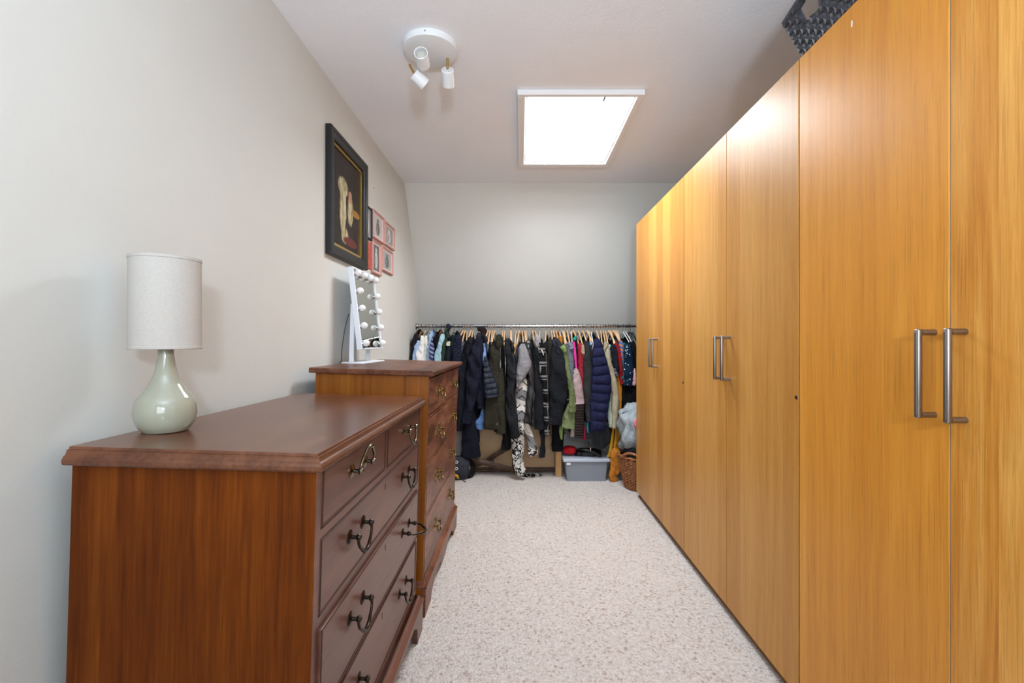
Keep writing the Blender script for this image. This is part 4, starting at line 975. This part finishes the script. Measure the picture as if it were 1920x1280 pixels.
garment('cardigan', 'cardigan', 'ochre long cardigan whose end trails onto the carpet beside the plastic box', 'ochre long cardigan', fb((178, 116, 36)), 1160,
        [(1158, 690, 2), (1160, 715, 5), (1161, 750, 5), (1159, 790, 5), (1156, 830, 5), (1156, 850, 8)], 3.835, hem=850, hw=3, hang='wood', hx=1158, depth=.022,
        extra=[('trailing_end', fb((180, 112, 40)), [(1156, 840, 5), (1153, 850, 9), (1156, 866, 11), (1154, 880, 10), (1148, 890, 7), (1152, 902, 7)], 3.80, .03),
               ('belt', fb((172, 130, 34)), [(1150, 800, 1.6), (1147, 825, 2.4), (1143, 850, 3), (1138, 856, 2)], 3.82, .008), ('belt', fb((172, 130, 34)), [(1155, 795, .8), (1155, 815, 1.2), (1155, 832, 1)], 3.80, .006)])
garment('top', 'top', 'pale pink top, a scrap showing under the spotted dress', 'pale pink top', fb((206, 160, 158)), 1190,
        [(1189, 690, 2), (1189, 705, 3), (1188, 716, 5), (1187, 722, 3)], 3.80, hem=740, hang='black', hx=1187)
# darker garments packed between the others
fill = [(872, (30, 31, 40), 'charcoal shirt behind the black hooded coat'), (883, (26, 28, 38), 'black shirt behind the parka collar'), (919, (34, 36, 48), 'navy top between the quilted and the olive jackets'),
        (923, (24, 25, 30), 'black top pressed against the olive jacket'), (942, (46, 44, 40), 'brown-grey top behind the olive jacket'), (957, (22, 22, 26), 'black top behind the black coat'), (974, (30, 30, 36), 'charcoal top behind the patterned cardigan'),
        (983, (58, 52, 44), 'taupe top behind the leather jacket'), (998, (24, 24, 28), 'black top between leather and charcoal jackets'), (1034, (28, 28, 30), 'black top behind the olive wool jacket'), (1054, (30, 30, 34), 'black top behind the ochre suede'),
        (1072, (52, 54, 62), 'grey top behind the blue-grey hoodie'), (1104, (70, 66, 64), 'warm grey top left of the navy puffer'), (1126, (34, 36, 44), 'dark top behind the navy puffer'), (1135, (40, 40, 44), 'charcoal top behind the trench'), (1181, (16, 18, 28), 'midnight blue top behind the spotted dress')]
for px, c, lab in fill:
    garment('top', 'top', lab, lab, fb(c), px, [(px, 641, 2), (px, 652, 3.6), (px + 1, 690, 4), (px + 1, 790, 4)], 3.885, hem=795, hw=2.8, hang='wood' if px < 1180 else 'black', depth=.025)

# black and white scarf trailing to the carpet
psc = fb((206, 202, 196), 'paisley', .9, (22, 21, 24))
g = thing('scarf', 'black and white patterned scarf trailing from the rail onto the carpet', 'scarf', P(972, 890, 3.84), group='clothes hanging on the rail')
for nm, pth, Y, dp in (('scarf_length', [(972, 800, 8), (970, 820, 11), (970, 850, 11), (973, 875, 9), (976, 884, 9), (980, 889, 8)], 3.82, .02), ('trailing_end', [(976, 889, 4), (988, 890.5, 3), (1000, 890, 3.4), (1014, 889, 2.5)], 3.94, .035)):
    V, Fc = cloth_tube(pth, Y, dp, .010, None, seed=5.0); link_mesh(nm, V, Fc, psc if nm == 'scarf_length' else fb((30, 29, 31), 'paisley', .9, (190, 186, 180)), g, True)

# ------------------------------------------------------------------ things on the floor under the rail
# plywood table folded against the back
g = thing('folded_table', 'pale plywood panel with a square pine leg standing behind the clothes', 'table', (0.1, 4.02, 0))
pa, pb = P(880, 875, 4.04), P(1040, 795, 4.04)
B().box(pa.x, pb.x, 4.03, 4.048, pa.z, 0.50, .002).out('tabletop', 'ply', g)
B().box(pa.x + .02, pb.x + .01, 4.05, 4.075, 0.005, pa.z + .06, .002).out('apron_rail', 'old_wood', g)
la, lb = P(1041.5, 893, 3.93), P(1053, 893, 3.93)
B().box(la.x, lb.x, 3.93, 3.985, 0.0, 0.44, .003).out('leg', 'pine', g)
B().box(la.x, lb.x, 3.99, 4.06, 0.30, 0.36, .002).out('leg_bracket', 'pine', g)
B().box(pa.x + .01, pa.x + .06, 4.052, 4.10, 0.0, 0.44, .003).out('leg', 'pine', g)
# dark folding trestle
g = thing('folding_trestle', 'old dark wooden folding frame lying crossed under the coats', 'trestle', (-0.25, 3.97, 0))
def beam(a, b_, w_, t, name):
    a, b_ = Vector(a), Vector(b_); B().tube([a, a.lerp(b_, .5) + Vector((0, 0, .006)), b_], w_, 4, ry=t, up=Vector((0, 0, 1))).out(name, 'old_wood', g)
beam(P(866, 858, 3.93), P(966, 882, 3.965), .024, .012, 'crossed_bar'); beam(P(906, 869, 3.995), P(950, 840, 4.0), .022, .011, 'crossed_bar')
beam(P(876, 877, 4.0), P(926, 864, 4.0), .018, .010, 'crossed_bar'); beam(P(874, 883, 3.98), P(926, 881, 3.99), .008, .008, 'cross_rod')
beam(P(963, 840, 3.975), P(963, 886.5, 3.965), .016, .012, 'upright')
# backpack by the tall chest
g = thing('backpack', 'grey and black backpack with yellow trim on the carpet by the tall chest', 'bag', (-0.50, 3.86, 0))
def blob(name, m, c, r, sc, amp=.03, seed=0.0, parent=g, floor=None, freq=7):
    b = B(); bmesh.ops.create_icosphere(b.bm, subdivisions=4, radius=1.0)
    for v in b.bm.verts:
        d = v.co.copy(); k = 1 + amp * 4 * noise.noise(d * freq * .35 + Vector((seed, seed, 0))) + amp * 1.6 * noise.noise(d * freq + Vector((seed, 0, seed)))
        e = Vector([math.copysign(abs(q) ** .8, q) for q in d]); v.co = Vector(c) + Vector((e.x * sc[0], e.y * sc[1], e.z * sc[2])) * r * k
        if floor is not None and v.co.z < floor: v.co.z = floor
    return b.out(name, m, parent, True, 80)
gb = fb((74, 78, 88), 'plain', .7)
blob('bag_body', gb, (-0.515, 3.88, .088), .10, (1.0, .8, 1.0), .03, 1.0, g, 0.0)
blob('bag_pocket', fb((30, 31, 36), 'plain', .7), (-0.44, 3.92, .070), .07, (.85, .8, 1.1), .04, 4.0, g, 0.0)
for py in (866, 878):
    c = P(856, py, 3.785); B().tube([c + Vector((.010 * math.cos(a), -.004, .010 * math.sin(a))) for a in [2 * math.pi * k / 12 for k in range(13)]], .003, 6, up=Vector((0, 1, 0))).out('eyelet', 'white_metal', g, True, 60)
B().tube([P(850, 888, 3.80), P(857, 892, 3.785), P(860, 897, 3.79)], .010, 8, ry=.005).out('yellow_trim', fb((206, 150, 40)), g, True, 60)
B().tube([P(874, 866, 3.86), P(880, 876, 3.85), P(879, 883, 3.86)], .007, 8, ry=.004).out('yellow_strap', fb((214, 170, 52)), g, True, 60)
B().tube([P(860, 893, 3.78), P(866, 899, 3.77), P(874, 904, 3.77)], .0035, 6).out('cord', 'black', g, True, 60)
B().tube([P(868, 890, 3.83), P(878, 891, 3.85), P(886, 890, 3.88)], .004, 6).out('cord', 'black', g, True, 60)
# clear storage box
g = thing('storage_box', 'clear plastic storage box with a lid, on the carpet under the puffer jacket', 'storage box', (0.535, 3.93, 0))
fx0, fx1 = P(1063, 903, 3.80).x, P(1136, 903, 3.80).x; y0, y1 = 3.80, 4.10; ht = 0.172
def tub(x0, x1, y0, y1, z0, z1, fl, th, name, m):
    b = B(); rings = []
    def ring(ins, z, f):
        xx0, xx1, yy0, yy1 = x0 - f + ins, x1 + f - ins, y0 - f * .6 + ins, y1 + f * .6 - ins; c = .014; pts = []
        for cx, cy, a0 in ((xx1 - c, yy1 - c, 0), (xx0 + c, yy1 - c, 90), (xx0 + c, yy0 + c, 180), (xx1 - c, yy0 + c, 270)):
            for k in range(5): a = R(a0 + k * 22.5); pts.append((cx + c * math.cos(a), cy + c * math.sin(a), z))
        return [b.bm.verts.new(p) for p in pts]
    rings = [ring(0, z0, 0), ring(0, z1, fl), ring(th, z1, fl), ring(th, z0 + th, 0)]
    n = len(rings[0])
    for a, c in zip(rings, rings[1:]):
        for k in range(n): b.bm.faces.new([a[k], a[(k + 1) % n], c[(k + 1) % n], c[k]])
    b.bm.faces.new(list(reversed(rings[0]))); b.bm.faces.new(rings[-1])
    return b.out(name, m, g, True, 35)
tub(fx0, fx1, y0, y1, 0.0, ht, .018, .0025, 'tub', 'clear_plastic')
B().box(fx0 - .032, fx1 + .032, y0 - .022, y1 + .02, ht - .012, ht + .012, .006, 3).out('lid', 'lid_plastic', g, True, 40)
blob('folded_contents', fb((92, 96, 104)), (0.535, 3.95, .082), .1, (1.52, 1.28, .72), .012, 2.0, g, 0.006)
B().box(fx0 - .004, fx0 + .028, y0 - .0155, y0 - .0145, ht - .035, ht - .016, .0002).out('sticker', 'white_trim', g)
g = thing('red_pouch', 'red pouch lying on the left of the plastic box lid', 'pouch', (0.41, 3.92, .185))
blob('pouch', fb((168, 24, 34), 'plain', .6), P(1069, 845, 3.86) + Vector((0, .05, -.004)), .05, (1.15, 1.0, .68), .03, 3.0, g, 0.1845)
g = thing('black_bag', 'soft black handbag slumped on the plastic box lid', 'bag', (0.55, 3.96, .185))
blob('bag_body', fb((20, 20, 23), 'leather', .45), P(1103, 850, 3.90) + Vector((0, .05, -.005)), .1, (1.18, .8, .36), .03, 6.0, g, 0.1845)
B().tube(cat_rom([tuple(P(1082, 842, 3.86)), tuple(P(1098, 843, 3.845)), tuple(P(1114, 848, 3.84)), tuple(P(1127, 856, 3.85))], 14), .011, 8, ry=.006).out('strap', fb((30, 31, 36), 'leather', .4), g, True, 60)
# wicker basket with a silver jacket
BX, BY = 0.955, 3.635
g = thing('wicker_basket', 'round brown wicker basket on the carpet beyond the wardrobe end', 'basket', (BX, BY, 0))
def br(z): return 0.125 + .055 * (z / .25) ** .8
b = B(); rows_ = 22; ns = 26
for r_ in range(rows_):
    z = .010 + r_ * .0108; pts = []
    for k in range(ns * 4 + 1):
        a = 2 * math.pi * k / (ns * 4); off = .0052 * math.cos(ns * a / 1.0 + math.pi * (r_ % 2)); rr_ = br(z) + off; pts.append((BX + rr_ * math.cos(a), BY + rr_ * math.sin(a), z))
    b.tube(pts, .0048, 5, up=Vector((0, 0, 1)), cap=False)
o = b.out('woven_wall', 'wicker', g, True, 60); o['kind'] = 'stuff'
for k in range(ns):
    a = 2 * math.pi * (k + .5) / ns; B().tube([(BX + br(z) * math.cos(a), BY + br(z) * math.sin(a), z) for z in (.002, .09, .17, .255)], .004, 6).out('stake', 'wicker', g, True, 60)
B().lathe([(0.0, .004), (.122, .004), (.126, .010), (.0, .012)], (BX, BY, 0), 32).out('basket_base', 'wicker', g)
b = B()
for ph in (0, math.pi):
    b.tube([(BX + (br(.25) + .006 * math.cos(9 * 2 * math.pi * k / 72 + ph)) * math.cos(2 * math.pi * k / 72), BY + (br(.25) + .006 * math.cos(9 * 2 * math.pi * k / 72 + ph)) * math.sin(2 * math.pi * k / 72), .256 + .006 * math.sin(9 * 2 * math.pi * k / 72 + ph)) for k in range(73)], .0075, 6, up=Vector((0, 0, 1)), cap=False)
b.out('rim', 'wicker', g, True, 60)
hp = []
for k in range(17):
    a = R(200 + 60 * k / 16); hp.append((BX + .186 * math.cos(a), BY + .186 * math.sin(a), .255 + .045 * math.sin(math.pi * k / 16)))
B().tube(hp, .010, 8, up=Vector((0, 0, 1))).out('handle', 'wicker', g, True, 60)
g = thing('silver_jacket', 'crumpled shiny silver jacket heaped in the wicker basket', 'jacket', (BX, BY + .02, .20))
sv = fb((150, 158, 162), 'plain', .35)
blob('heap', sv, (BX - .005, BY + .01, .44), .16, (1.02, .92, 1.28), .085, 8.0, g, 0.25, 9)
blob('lining', fb((40, 38, 44)), (BX - .01, BY - .04, .285), .12, (1.2, .8, .45), .04, 9.0, g)
B().tube(cat_rom([tuple(P(1166, 785, 3.60)), tuple(P(1163, 778, 3.60)), tuple(P(1169, 771, 3.60)), tuple(P(1178, 770, 3.60)), tuple(P(1186, 776, 3.60))], 16), .007, 8, ry=.004).out('hanging_loop', sv, g, True, 60)
blob('pink_motif', fb((214, 60, 100), 'mottled', .5, (240, 170, 190)), P(1190, 794, 3.47) + Vector((.01, 0.0, 0)), .028, (.7, .5, 1.2), .05, 4.0, g)
